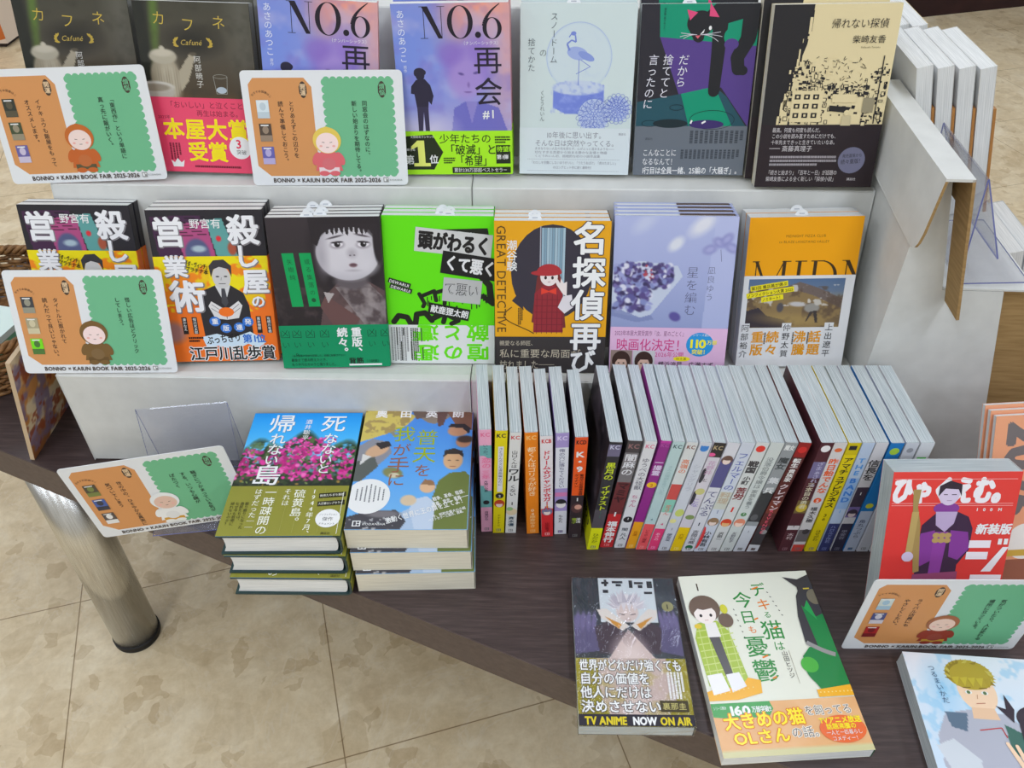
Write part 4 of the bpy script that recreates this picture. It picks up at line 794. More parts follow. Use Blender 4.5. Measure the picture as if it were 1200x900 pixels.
def art_runner():
    a = Art(128, 182); Rd = (226, 62, 56); a.rect(0, 0, 128, 182, Rd)
    a.text('ひゃくえむ。', 3, 5, 32, (240, 236, 238), bold=.055, skew=.12, fit=122)
    for y in (8, 36, 38.5): a.rect(2, y, 122, .7, (240, 160, 158))
    for t, x in (('1', 88), ('0', 95), ('0', 102), ('M', 110)): a.text(t, x, 41, 5, WHT, bold=.03)
    S, P1, P2 = (214, 200, 224), (134, 62, 150), (60, 40, 66)   # plain figure in a padded purple jacket with a trophy
    a.poly([(42, 182), (34, 104), (36, 62), (50, 46), (66, 44), (82, 52), (88, 66), (88, 92), (78, 110), (80, 182)], P2).poly([(36, 72), (50, 68), (52, 104), (40, 112), (34, 100)], P1).poly([(66, 68), (84, 70), (88, 90), (78, 104), (68, 100)], P1).poly([(50, 70), (64, 70), (62, 122), (50, 122)], (142, 66, 156)).poly([(34, 122), (80, 118), (82, 182), (32, 182)], (150, 74, 110))
    a.ell(58, 42, 13, 7, P1).poly([(48, 46), (70, 46), (68, 60), (60, 70), (50, 62)], (190, 170, 204)).ell(59, 26, 10, 12.5, S).poly([(48, 28), (48, 16), (58, 10), (70, 14), (71, 28), (67, 20), (54, 19)], (46, 34, 50)).line([(53, 26), (57, 26)], .9, P2).line([(61, 26), (66, 26)], .9, P2).line([(57, 33), (62, 33)], .6, (150, 110, 150))
    a.poly([(22, 20), (30, 20), (29, 40), (34, 60), (40, 118), (34, 120), (26, 60)], (168, 142, 84)).poly([(24, 46), (31, 46), (30, 106), (23, 106)], (190, 164, 100)).ell(26, 100, 6, 6, S)
    for k in range(6): a.ell(52+(k % 3)*6, 74+(k//3)*6, 3.6, 3.2, (186, 158, 96))
    a.text('新装版', 92, 60, 13, WHT, bold=.04, skew=.1, fit=36); a.rect(87, 80, 22, 9, (240, 236, 238)).rect(86, 94, 22, 9, (240, 236, 238)).poly([(104, 118), (122, 88), (128, 88), (114, 118)], (240, 236, 238)).rect(116, 78, 4, 7, WHT).rect(122, 78, 4, 7, WHT).rect(94, 122, 32, 9, (240, 236, 238)).rect(117, 122, 9, 32, (240, 236, 238))
    return a
def art_calendar():
    a = Art(150, 210); a.rect(0, 0, 150, 210, (230, 160, 120)); N = (116, 108, 106)
    for t, y in (('2', 8), ('0', 36), ('2', 64), ('6', 92)): a.text(t, 62, y, 52, N, rot=90, bold=.06)
    a.ell(46, 150, 20, 22, (236, 232, 222)).poly([(28, 172), (64, 172), (66, 200), (26, 200)], (150, 92, 70)).rect(26, 160, 40, 8, (206, 168, 70))
    return a
def art_twoheroes():
    a = Art(128, 182); p = Paint(128, 182, 1.2).vgrad([(0, (226, 230, 236)), (.4, (206, 222, 236)), (1, (196, 216, 232))])
    p.blot(9, 3, .55, .68, (150, 200, 230), .6).ell(30, 40, 14, 26, (140, 196, 232), .8, 0, .6)
    p.poly([(10, 90), (24, 66), (52, 60), (86, 64), (100, 84), (98, 140), (30, 150), (8, 120)], (178, 180, 192)).poly([(78, 74), (96, 84), (100, 110), (76, 104)], (70, 110, 100)).poly([(24, 64), (46, 64), (40, 84), (26, 80)], (96, 116, 136)).poly([(6, 100), (24, 92), (44, 112), (40, 130), (16, 130)], (206, 212, 218)).poly([(10, 122), (30, 126), (46, 140), (20, 148)], (222, 150, 110))
    p.poly([(96, 128), (104, 106), (128, 98), (128, 182), (104, 182)], (214, 128, 140)).poly([(104, 108), (128, 104), (128, 120), (108, 122)], (180, 148, 200))
    a.paint(p); sk = (242, 208, 176)
    a.ell(63, 40, 19, 23, sk).poly([(52, 58), (74, 58), (76, 70), (50, 70)], (232, 194, 160))
    q = random.Random(5); k0 = a.k; a.ell(61, 22, 24, 17, (180, 158, 56))
    for k in range(20):
        t = math.pi*(.92+1.2*k/19); a.poly([(61+20*math.cos(t+.16), 24+15*math.sin(t+.16)), (61+26*math.cos(t+.12), 24+20*math.sin(t+.12)), (61+20*math.cos(t-.16), 24+15*math.sin(t-.16))], q.choice([(180, 158, 56), (196, 180, 84), (150, 128, 48)]))
    for x in (46, 54, 62, 70, 78): a.poly([(x-4, 26), (x+4, 25), (x-1, 36)], q.choice([(196, 176, 60), (176, 154, 54)]))
    for x in (54, 70): a.ell(x, 42, 3.4, 2, WHT).ell(x, 42, 1.8, 1.9, (96, 120, 80)).line([(x-4, 37), (x+4, 36.4)], .9, (120, 96, 40))
    a.line([(58, 54), (67, 53)], .7, (180, 110, 90)).line([(62, 44), (60.6, 49)], .6, (206, 160, 130)).line([(52, 82), (74, 78), (76, 88)], 1, (196, 60, 60))
    a.ell(113, 82, 17, 19, sk).ell(113, 68, 21, 15, (62, 54, 64)).poly([(93, 70), (90, 96), (96, 102), (100, 78)], (62, 54, 64)).poly([(93, 58), (88, 42), (85, 58), (76, 55), (88, 72)], (62, 54, 64)).poly([(94, 66), (132, 62), (132, 82), (120, 74), (108, 80), (98, 76)], (62, 54, 64)).ell(107, 85, 3, 3.6, WHT).ell(107, 85, 2, 3, (76, 78, 100)).ell(121, 85, 3, 3.6, WHT).ell(121, 85, 2, 3, (76, 78, 100)).line([(111, 95), (117, 95)], .7, (180, 100, 100)).poly([(94, 104), (110, 98), (128, 100), (128, 142), (98, 142)], (206, 130, 140))
    # an open hand reaching out
    a.ell(86, 122, 10, 8, sk).poly([(78, 124), (94, 116), (118, 140), (108, 152)], sk)
    for x0, y0, x1, y1 in ((82, 118, 74, 94), (86, 116, 82, 96), (92, 116, 102, 102), (94, 122, 112, 118), (78, 122, 60, 124)): a.line([(x0, y0), (x1, y1)], [5, 3.6], sk).ell(x1, y1, 1.8, 1.8, sk)
    a.text('つるまいかだ', 24, 14, 7, (70, 90, 120), vert=True, skew=-.12)
    TQ = (40, 190, 184)
    for x, t in ((16, 'ロ'), (58, 'ロ'), (98, 'リ')): a.text(t, x, 142, 42, WHT, bold=.09).text(t, x, 142, 42, TQ, bold=.05)
    return a
# promotional card: orange panel, scalloped green panel, two stamps, three tiny covers, a little round figure
def art_card(left, right, thumbs, fig):
    w, h = 184, 129; a = Art(w, h); OR, GR, K = (212, 148, 90), (112, 184, 138), (72, 58, 48)
    r = 5; pts = []
    for cx, cy, a0 in ((w-r, r, -90), (w-r, h-r, 0), (r, h-r, 90), (r, r, 180)): pts += [(cx+r*math.cos(R(a0+t)), cy+r*math.sin(R(a0+t))) for t in range(0, 91, 15)]
    a.poly(pts, (226, 228, 228))
    a.poly([(8, 15), (14, 8), (72, 8), (80, 18), (80, 118), (22, 118), (8, 106)], OR)
    a.rect(95, 11, 75, 104, GR)
    k0 = a.k
    for k in range(10):
        for y in (11, 115): a.k = k0+(k % 2)*.6; a.ell(97.5+k*7.8, y, 4.3, 4.3, GR, n=14)
    for k in range(13):
        for x in (95.5, 169.5): a.k = k0+1.8+(k % 2)*.6; a.ell(x, 13+k*8.3, 4.3, 4.3, GR, n=14)
    a.k = k0+4
    for x, t in ((70, '開運'), (160, '煩悩')):
        a.ell(x, 21, 4.4, 9, K).rect(x-4.4, 17, 8.8, 8, K); a.text(t, x, 14.4, 6.6, (230, 200, 160) if x < 100 else GR, vert=True, bold=.02)
    for i, t in enumerate(left): a.text(t, 55-i*12.5, 33, 6.3, K, vert=True, track=.02, bold=.014)
    for i, t in enumerate(right): a.text(t, 139-i*12, 33, 6.3, (50, 70, 54), vert=True, track=.02, bold=.014)
    k0 = a.k
    for k, c in enumerate('おすすめ図書はこ'): a.k = k0; t = R(-50+k*14); a.text(c, 21+15*math.sin(t), 36-15*math.cos(t), 3, K, rot=math.degrees(t))
    for k, (c1, c2) in enumerate(thumbs):
        y = 32+k*26; a.rect(15, y, 14, 20, c1).rect(15, y+13, 14, 7, c2).ell(22, y+7, 3.6, 4.4, c2).rect(17, y+1.2, 9, 1.4, (230, 230, 226))
    f1, f2, f3, skin = fig   # cap, body, trim, face: a plain round doll
    a.ell(92, 102, 15, 14, f2).poly([(81, 92), (103, 92), (108, 112), (76, 112)], f2).rect(80, 108, 24, 6, f3).ell(85.5, 115, 6, 3, f2).ell(98.5, 115, 6, 3, f2).ell(78, 98, 4.4, 8, f2, 24).ell(106, 98, 4.4, 8, f2, -24)
    a.ell(92, 77, 16.5, 15, f1).ell(92, 80, 13, 11.6, skin).ell(92, 64.5, 4, 3, f1).ell(92, 104, 8, 7, tuple(int(c*.88+20) for c in f2))
    a.line([(86, 79), (89, 79.6)], .6, K).line([(95, 79.6), (98, 79)], .6, K).line([(90.4, 85), (93.6, 85)], .6, K).ell(84.5, 83.5, 1.8, 1.2, (238, 176, 164)).ell(99.5, 83.5, 1.8, 1.2, (238, 176, 164))
    a.text('BONNO × KAIUN BOOK FAIR 2025-2026', 24, 119.2, 7, K, bold=.026, fit=128)
    a.rect(155, 119.8, 6, 5.6, (150, 150, 146)).rect(156, 120.8, 2, 3.6, WHT).rect(158.8, 120.8, 1.6, 1.4, WHT).text('KODANSHA', 162.5, 121.4, 2.9, (130, 130, 126), fit=15)
    return a
CARD_FIGS = {}
# ------------------------------------------------------------------ the setting
f_ = MB(); f_.box(-7, 7, -4, 10, -.52, -.5); tag(f_.build('floor', FLOOR), 'beige stone-patterned vinyl tile floor', kind='structure')
PLASTER = noise_mat('off_white_wall_paint', (206, 204, 198), (216, 214, 209), 8, .8)
for nm, q in (('ceiling', (-7, 7, -4, 10, 2.32, 2.36)), ('wall_left', (-7.1, -7, -4, 10, -.5, 2.32)), ('wall_right', (7, 7.1, -4, 10, -.5, 2.32)), ('wall_back', (-7, 7, 10, 10.1, -.5, 2.32)), ('wall_front', (-7, 7, -4.1, -4, -.5, 2.32))):
    tag(MB().box(*q).build(nm, PLASTER), kind='structure')

# ------------------------------------------------------------------ table
TE0, TDIR = np.array([-.7057, .7816]), R(-22.95)
e_ = np.array([math.cos(TDIR), math.sin(TDIR)]); n_ = np.array([-e_[1], e_[0]])
c0 = TE0-e_*.36; TL_, TD_ = 2.75, 1.16
def tp(s, t): return tuple(c0+e_*s+n_*t)
tb = empty('display_table', (float(c0[0]), float(c0[1]), -.5), 'low dark wood table with steel tube legs carrying all the books', 'table')
inv = Matrix.Translation((-float(c0[0]), -float(c0[1]), .5))
def rr_poly(x0, y0, x1, y1): return [tp(x0, y0), tp(x1, y0), tp(x1, y1), tp(x0, y1)]
MB().prism(rr_poly(.0015, .0015, TL_-.0015, TD_-.0015), 2, -.052, 0).build('table_top', WOOD, tb, M=inv)
m = MB()
for q in ((0, 0, TL_, .0015), (0, TD_-.0015, TL_, TD_), (0, .0015, .0015, TD_-.0015), (TL_-.0015, .0015, TL_, TD_-.0015)): m.prism(rr_poly(*q), 2, -.052, -.0006)
m.build('edge_band', EDGE, tb, M=inv)
for s_, t_ in ((.37, .045), (TL_-.37, .05), (.37, TD_-.08), (TL_-.37, TD_-.08)):
    x, y = tp(s_, t_)
    lg = MB().lathe([(0, -.486), (.0375, -.486), (.0375, -.053), (0, -.053)], seg=48, c=(x, y, 0)).build('leg', CHROME, tb, smooth=True, M=inv)
    for p_ in lg.data.polygons:
        if abs(p_.normal.z) > .5: p_.use_smooth = False
    MB().lathe([(0, -.5), (.0385, -.5), (.0395, -.496), (.0395, -.487), (.037, -.4855), (0, -.4855)], seg=48, c=(x, y, 0)).build('foot_cap', BLACKP, lg, M=inv)

# ------------------------------------------------------------------ stepped white cardboard display
S1, S2, LIP1, LIP2, R1, R2 = .1475, .3315, .767, .905, .862, .990
YB, SL = .778, math.tan(R(14))          # the lower shelf dips back from YB, square to the leaning books
def shelf_z(y): return S1-max(0, y-YB)*SL if y < R1 else S2
def display(x0, x1, slant, label):
    root = empty('stepped_display', (x0, LIP1, 0), label, 'display stand', 'white stepped cardboard displays')
    iv = Matrix.Translation((-x0, -LIP1, 0))
    def part(name, poly):
        m = MB(); n = len(poly); v = []
        for k in range(2):
            for y, z in poly: v.append(((x1+slant*(y-LIP1)) if k else x0, y, z))
        m.add(v, [(i, (i+1) % n, n+(i+1) % n, n+i) for i in range(n)]+[tuple(range(n)), tuple(range(2*n-1, n-1, -1))])
        o = m.build(name, WHITE, root, M=iv); b = o.modifiers.new('soft_folds', 'BEVEL'); b.width = .0012; b.segments = 2; b.limit_method = 'ANGLE'
        return o
    part('lower_step', [(LIP1, .0015), (LIP1, S1), (YB, S1), (R1, shelf_z(R1-1e-6)), (R1, .0015)])
    part('upper_step', [(R1+.0003, .0015), (R1+.0003, shelf_z(R1-1e-6)), (LIP2, S2), (R2, S2), (R2, .0015)])
    part('back_rest', [(R2+.0003, .0015), (R2+.0003, S2+.001), (R2+.036, .5), (R2+.09, .5), (R2+.09, .0015)])
    return root
display(-.5702, -.0655, 0, 'left half of the white stepped display, carrying the orange crime novels and doll portraits')
display(-.0645, .4065, .036, 'right half of the white stepped display, behind the long row of comic spines')

# second display, turned to face the right
BD = Matrix.Translation((.4085, .778, 0)) @ Matrix.Rotation(R(-2), 4, 'Z')
bd = empty('stepped_display', BD, 'tall white display turned away to the right, raw kraft board at its right edge', 'display stand', 'white stepped cardboard displays')
m = MB().prism([(0, .0015), (0, .428), (.015, .428), (.052, .2805), (.1185, .2805), (.163, .1), (.187, .0015)], 1, 0, .62)
b = m.build('body', WHITE, bd).modifiers.new('soft_folds', 'BEVEL'); b.width = .0012; b.segments = 2; b.limit_method = 'ANGLE'
MB().box(.0525, .153, 0, .62, .2812, .2836).build('shelf_top', WHITE, bd)
MB().prism([(.1187, .2803), (.15, .2803), (.163, .262), (.195, .16), (.217, .1), (.24, .0015), (.1875, .0015), (.1637, .1)], 1, .012, .6).build('raw_board_edge', KRAFT, bd)
MB().prism([(.2405, .0015), (.2178, .1), (.3, .1), (.32, .0015)], 1, .03, .6).build('lower_tray', WHITE, bd)
# cardboard cap folded over its back wall
CB = BD @ Matrix.Translation((0, -.038, 0))
cp = empty('cardboard_header', CB, 'folded white cardboard cap with brown inside, hung over the display at right', 'cardboard')
def slab(name, pts, off, parent, edge=1):
    """a sheet with a thickness: white outside, kraft inside and on the cut edge"""
    n = len(pts); a = np.array(pts, float); bq = a+np.array(off)
    m = MB().add(np.r_[a, bq], [tuple(range(n))], mi=0).add(np.r_[a, bq], [tuple(range(2*n-1, n-1, -1))], mi=1).add(np.r_[a, bq], [(i, (i+1) % n, n+(i+1) % n, n+i) for i in range(n)], mi=edge)
    return m.build(name, [WHITE, KRAFT], parent)
t0 = .4325
slab('top_fold', [(-.0065, 0, t0), (.0215, 0, t0), (.0215, .25, t0), (-.0065, .25, t0)], (0, 0, -.003), cp, 0)
tip = [(-.0065, 0, t0), (-.0075, .004, .37), (-.0078, .007, .357), (-.008, .011, .350), (-.008, .018, .346), (-.008, .026, .3452), (-.0078, .15, .352), (-.0065, .25, .36), (-.0065, .25, t0)]
slab('front_flap', [(x, y, z-.0004) if z > .43 else (x, y, z) for x, y, z in tip], (.003, 0, 0), cp)
slab('rear_flap', [(.0215, 0, t0), (.0615, 0, .268), (.0615, .0375, .268), (.0315, .0376, .391), (.0297, .25, .398), (.0215, .25, t0)], (-.003, 0, -.0008), cp)

def acrylic_holder(name, M, prof, width, label):
    """bent clear sheet: profile in local y-z, extruded along x"""
    root = empty(name, M, label, 'sign holder', 'clear acrylic sign holders'); t = .0016
    P_ = np.array(prof, float); d = np.gradient(P_, axis=0); d /= np.linalg.norm(d, axis=1)[:, None]; nn = np.c_[-d[:, 1], d[:, 0]]*t/2
    A, B = P_+nn, P_-nn; n = len(P_); m = MB(); e = MB()
    v = np.array([(x, *q) for x in (-width/2, width/2) for q in np.r_[A, B]])
    m.add(v, [(i, i+1, 2*n+i+1, 2*n+i) for i in range(n-1)]+[(n+i, n+i+1, 3*n+i+1, 3*n+i) for i in range(n-1)])
    e.add(v, [(i, i+1, n+i+1, n+i) for i in range(n-1)]+[(2*n+i, 2*n+i+1, 3*n+i+1, 3*n+i) for i in range(n-1)]+[(0, n, 3*n, 2*n), (n-1, 2*n-1, 4*n-1, 3*n-1)])
    m.build('clear_sheet', ACRYL, root); e.build('cut_edge', ACRYL_EDGE, root); return root
def bend(a, c, b, r, k=5):
    """points round a bend of radius r at corner c between a and b"""
    a, b, c = map(np.array, (a, b, c)); u = (a-c)/np.linalg.norm(a-c)*r; w = (b-c)/np.linalg.norm(b-c)*r
    return [tuple(c+u*(1-t)**2+w*t**2) for t in np.linspace(0, 1, k)]
# local y runs away from the viewer of the sign, z up
acrylic_holder('acrylic_sign_holder', Matrix.Translation((.478, .846, .2865)) @ Matrix.Rotation(R(88), 4, 'Z'),
    [(-.075, .0055), *bend((-.075, .0055), (.0, .001), (.012, .125), .004), *bend((0, .001), (.0125, .128), (-.031, .03), .004), (-.031, .034)], .135, 'clear acrylic sign holder standing empty on the display at right')
A4M = Matrix.Translation((-.404, .7, .001)) @ Matrix.Rotation(R(8.4), 4, 'Z')
acrylic_holder('acrylic_sign_holder', A4M, [(-.0535, .0012), (-.051, .0012), *bend((-.05, .0012), (0, .0012), (.03, .133), .004), *bend((0, .0012), (.03, .135), (.052, .001), .003), (.052, .0012)], .106, 'clear acrylic sign holder behind the card on the dark table at left')
A5M = Matrix.Translation((.437, .5205, .001)) @ Matrix.Rotation(R(.7), 4, 'Z')
acrylic_holder('acrylic_sign_holder', A5M, [(-.013, .0012), *bend((-.013, .0012), (0, .0012), (.0005, .05), .002), (.0005, .05)], .15, 'low clear acrylic holder gripping the card before the red comic')

# ------------------------------------------------------------------ books
def shell(mb, w, h, t, th, rs, cols, ins=0.):
    """cover wrapped round a block: front, spine at the right, back"""
    def path(o):
        r = max(rs-o, .0002); X, Y0, Y1 = w/2-o, o, t-o
        p = [(-w/2, Y0)]
        p += [(X-r+r*math.sin(a), Y0+r-r*math.cos(a)) for a in np.linspace(0, math.pi/2, 5)]
        p += [(X-r+r*math.cos(a), Y1-r+r*math.sin(a)) for a in np.linspace(0, math.pi/2, 5)]
        return p+[(-w/2, Y1)]
    O, I = path(0), path(th); n = len(O)
    segc = [cols[0]]+[cols[1]]*(n-3)+[cols[2]]
    for k in range(n-1):
        v = [(*O[k], 0), (*O[k+1], 0), (*O[k+1], h), (*O[k], h), (*I[k], 0), (*I[k+1], 0), (*I[k+1], h), (*I[k], h)]
        mb.add(v, np.array([(0, 1, 2, 3)]), segc[k])
        mb.add(v, np.array([(4, 7, 6, 5), (3, 2, 6, 7), (0, 4, 5, 1)]), cols[3] if len(cols) > 3 else segc[k])
    for a_, i_ in ((O[0], I[0]), (O[-1], I[-1])): mb.add([(*a_, 0), (*i_, 0), (*i_, h), (*a_, h)], np.array([(0, 1, 2, 3)]), cols[0])
def book(name, label, cat, M, w, h, t, front=None, spine=None, obi=None, cols=((230, 230, 228),)*3, hard=False, pages=None, mat=None, group=None, slips=(), wrap=False, back=None):
    root = empty(name, M, label, cat, group); mat = mat or PRINT; pages = pages or PAGES
    th, rs, ins = (.0024, min(.008, t*.45), .003 if hard is True else .0006) if hard else (.0004, .0016, .0002)
    mb = MB(); shell(mb, w, h, t, th, rs, cols)
    if front: front.emit(mb, lambda v, d: np.c_[v[:, 0]/1000-w/2, np.full(len(v), -d), h-v[:, 1]/1000])
    if spine: spine.emit(mb, lambda v, d: np.c_[np.full(len(v), w/2+d), v[:, 0]/1000, h-v[:, 1]/1000])
    if back: back.emit(mb, lambda v, d: np.c_[w/2-v[:, 0]/1000, np.full(len(v), t+d), h-v[:, 1]/1000])
    mb.build('cover', mat, root)
    pb = MB(); x1 = w/2-th-(.0025 if hard else .0008); x0 = -w/2+ins
    y0, y1 = th+.0001, t-th-.0001
    if hard:
        cv = [(x1-.004+.004*math.sin(a), (y0+y1)/2-(y1-y0)/2*math.cos(a)) for a in np.linspace(0, math.pi, 9)]
        fe = [(x0+.0035*math.sin(a), (y0+y1)/2+(y1-y0)/2*math.cos(a)) for a in np.linspace(0, math.pi, 7)]
        pb.prism([*cv, *fe], 2, ins, h-ins)
    else: pb.prism([(x0, y0), (x1, y0), (x1, y1), (x0, y1)], 2, ins, h-ins)
    pb.build('page_block', pages, root)
    if obi:
        oa, oc = obi; hb = oa.h/1000; ob = MB(); e = .00045
        P_ = [(-w/2-.0002, -e), (w/2-rs, -e), (w/2+e*.7, rs-.0004), (w/2+e, rs+.0006), (w/2+e, t-rs), (w/2-rs, t+e), (-w/2-.0002, t+e)]
        for k in range(len(P_)-1):
            (ax, ay), (bx, by) = P_[k], P_[k+1]; ob.add([(ax, ay, .0004), (bx, by, .0004), (bx, by, hb), (ax, ay, hb)], np.array([(0, 1, 2, 3)]), oc)
        oa.emit(ob, lambda v, d: np.c_[v[:, 0]/1000-w/2, np.full(len(v), -e-d), hb-v[:, 1]/1000])
        ob.build('paper_band', mat, root)
    for sx, sy in slips:
        s_ = MB(); n = 14; a = np.linspace(0, math.pi, n); pts = [(sx+.0085*math.cos(x), h-.004+.0105*math.sin(x)) for x in a]
        s_.prism(pts, 1, t*sy, t*sy+.0003, (232, 234, 234)); s_.box(sx-.003, sx+.003, t*sy-.0002, t*sy, h+.001, h+.0022, (180, 184, 190)); s_.build('sales_slip', PRINT, root)
    if wrap:
        k = .0007; MB().box(-w/2-k, w/2+k, -k-.0006, t+k, -k, h+k).build('shrink_wrap', WRAP, root)
    return root
def back_of(P, t, n, drift=(0, 0)):
    """pose of the n-th copy leaning behind a front copy"""
    if P[1] < R1 and P[1] > .7: return pose(*P) @ Matrix.Translation((drift[0]*n, n*(t+.0019), 0))
    x, y, z, yaw, phi, roll = P; d = n*(t+.0019)/math.cos(R(phi))
    return pose(x-math.sin(R(yaw))*d+drift[0]*n, y+math.cos(R(yaw))*d, z, yaw, phi, roll)
def shelf_book(name, desc, where, P, w, h, t, art, cols, n, hard=False, pages=None, mat=None, slips=(), drift=(0, 0), spine=None, skip=('sales_slip',), cat='book', group=None, short=None, top_strip=None):
    obi = None; front = art
    if isinstance(art, tuple): front, o = art; obi = (o, cols[3])
    P = list(P)
    if P[1] < R1: P[2] = shelf_z(P[1]-w/2*abs(math.sin(R(P[3]))))+.0008+abs(math.sin(R(P[5])))*w/2+t*max(0, math.sin(R(P[4]-14)))
    else: P[2] = S2+abs(math.sin(R(P[5])))*w/2+.0008+(t+.0006)*math.sin(R(P[4]))
    r = book(name, f'{desc} {where}', cat, pose(*P), w, h, t, front, spine, obi, cols[:3], hard, pages, mat, group, slips)
    if top_strip: MB().box(.004, w/2-.004, t*.42, t-.0026, h-.0008, h+.0003, top_strip).build('brown_top_strip', PRINT, r)  # brown strip laid over the rear right part of the page tops
    for k in range(1, n):
        nm = 'rearmost' if k == n-1 and n > 2 else ('second from the front' if k == 1 else 'third from the front')
        dup(r, back_of(P, t, k, drift), f'{short or desc}, {nm} of its stack', skip=() if k % 2 else skip)
    return r
# ---- top row
Z1, Z2 = S1+.0006, S2+.0006
tea = art_teapot()
shelf_book('paperback_book', 'leftmost brown teapot book,','its lower half behind the upper left card', (-.5195, .937, Z2, 1.3, 15.2, -.8), .13, .188, .017, tea, ((40, 40, 34), (58, 56, 46), (70, 66, 54), (234, 74, 108)), 1, mat=GLOSS, group='brown teapot novels')
shelf_book('paperback_book', 'brown teapot book with pink award band', 'between the two upper cards', (-.3802, .9257, Z2, -.2, 14.3, -1.2), .13, .188, .017, tea, ((40, 40, 34), (58, 56, 46), (70, 66, 54), (234, 74, 108)), 2, mat=GLOSS, group='brown teapot novels', short='brown teapot book')
tw = art_twilight()
shelf_book('paperback_book', 'blue twilight-sky novel partly covered', 'behind the second card', (-.2422, .9275, Z2, 4.4, 10, -4.2), .13, .19, .017, tw, ((150, 150, 208), (222, 160, 160), (160, 150, 200), (172, 240, 36)), 1, group='twilight sky novels')
shelf_book('paperback_book', 'fully visible blue twilight-sky novel with lime green band,', 'right of the second card', (-.0821, .929, Z2, -1.6, 8.5, 1.6), .13, .19, .018, tw, ((150, 150, 208), (222, 160, 160), (160, 150, 200), (172, 240, 36)), 2, group='twilight sky novels', short='blue twilight-sky novel right of the second card')
shelf_book('paperback_book', 'pale grey-green book with a blue snow globe and pine cones', 'in the top row', (.0563, .9305, Z2, -2.3, 14, .8), .13, .188, .017, art_snowglobe(), ((206, 220, 218), (214, 224, 226), (214, 224, 226), (214, 224, 226)), 2, slips=((-.006, .4),), skip=(), short='snow globe book')
shelf_book('paperback_book', 'dark book with a black cat on green and purple', 'in the top row', (.1929, .9297, Z2, -2.3, 14.5, 1.4), .13, .188, .016, art_blackcat(), ((40, 38, 46), (34, 32, 38), (40, 38, 46), (106, 113, 121)), 2, slips=((-.012, .5),), skip=(), short='dark black-cat book')
shelf_book('hardcover_book', 'black and cream book with block-printed houses,', 'right end of top row', (.3345, .9005, Z2, -3.6, 12.8, 2.2), .133, .196, .019, art_blackcity(), ((36, 34, 36), (226, 209, 162), (226, 209, 162), (40, 30, 35)), 2, pages=PAGES_C, drift=(-.0085, 0), short='black and cream houses book, top row')
# ---- second row
sm = art_suitman(); SMC = ((42, 40, 46), (40, 36, 40), (40, 36, 40), (244, 118, 34))
shelf_book('hardcover_book', 'orange and black crime novel half covered', 'behind the lower left card', (-.535, .821, Z1, 1.4, 15.5, -.7), .131, .19, .0135, sm, SMC, 2, group='orange crime novels', short='orange crime novel at the left end')
shelf_book('hardcover_book', 'orange and black crime novel with its suited man fully visible', '(second row)', (-.3715, .7995, Z1, 6, 14.6, -2.1), .131, .19, .0150, sm, SMC, 3, group='orange crime novels', short='orange crime novel right of the lower left card')
shelf_book('paperback_book', 'dark book with a pale doll face and green band', 'in the second row', (-.2304, .7904, Z1, 3.6, 14.6, -.55), .13, .188, .0122, art_doll(), ((58, 50, 54), (70, 58, 60), (60, 52, 54), (0, 142, 92)), 4, slips=((-.018, .3), (-.004, .8)), short='dark doll-face book')
shelf_book('paperback_book', 'acid green book with ransom-note lettering', 'in the second row', (-.1025, .8055, Z1, 1.3, 13.5, -.67), .13, .188, .0128, art_lime(), ((100, 228, 6), (70, 190, 40), (100, 228, 6), (224, 227, 224)), 3, slips=((.012, .3), (.004, .7)), short='acid green book')
shelf_book('hardcover_book', 'amber book with a red-capped girl before bookshelves', 'in the second row', (.0308, .7853, Z1, .6, 13.5, .13), .132, .19, .0135, art_detective(), ((232, 166, 24), (70, 60, 50), (232, 166, 24), (58, 53, 53)), 3, slips=((-.02, .5),), short='amber book with a red-capped girl')
shelf_book('hardcover_book', 'lavender book with a plate of violet flowers', 'in the second row', (.1718, .7814, Z1, -4, 14.4, 2.2), .137, .194, .0135, art_flowers(), ((168, 176, 214), (178, 186, 220), (168, 176, 214), (224, 182, 214)), 4, hard='flush', top_strip=(86, 68, 60), short='lavender flower-plate book')
shelf_book('paperback_book', 'orange-yellow book with mountain photo band,', 'right end of second row', (.3273, .8071, Z1, -.1, 15.2, 1.6), .13, .188, .0190, art_mountain(), ((244, 166, 0), (214, 216, 220), (214, 216, 220), (226, 226, 226)), 2, slips=((-.004, .5),), skip=(), short='orange-yellow mountain book')
# ---- two flat stacks on the table
fa, oa = art_bougainvillea(); JC = ((24, 148, 232), (90, 110, 60), (36, 60, 58), (40, 62, 62))
def flat(x, y, ztop, yaw): return pose(x, y, ztop, yaw, 90, 0)
LH = .0315
r = book('hardcover_book', 'blue-sky hardcover with magenta flowers and olive band, top of left flat stack', 'book', flat(-.2626, .5675, .0956, 1.5), .134, .194, LH, fa, None, (oa, (142, 140, 52)), ((24, 148, 232), (66, 84, 60), (36, 56, 56), (40, 62, 62)), True, group='flower hardcovers stacked flat')
dup(r, flat(-.2605, .5655, .0638, .7), 'flower hardcover in the middle of the left flat stack', 'flower hardcovers stacked flat')
dup(r, flat(-.2590, .5595, .0320, .4), 'flower hardcover at the bottom of the left flat stack', 'flower hardcovers stacked flat')
r = book('hardcover_book', 'blue hardcover with a ring of painted onlookers, top of the right stack', 'book', flat(-.1262, .5790, .0956, 1.2), .134, .194, LH, art_crowd(), None, None, ((86, 150, 226), (140, 140, 120), (110, 110, 110), (200, 196, 180)), False, PAGES_C, group='onlooker hardcovers stacked flat')
dup(r, flat(-.1225, .5735, .0638, 1.9), 'onlooker hardcover in the middle of the right flat stack', 'onlooker hardcovers stacked flat')
dup(r, flat(-.1195, .5690, .0320, 2.6), 'onlooker hardcover at the bottom of the right flat stack', 'onlooker hardcovers stacked flat')
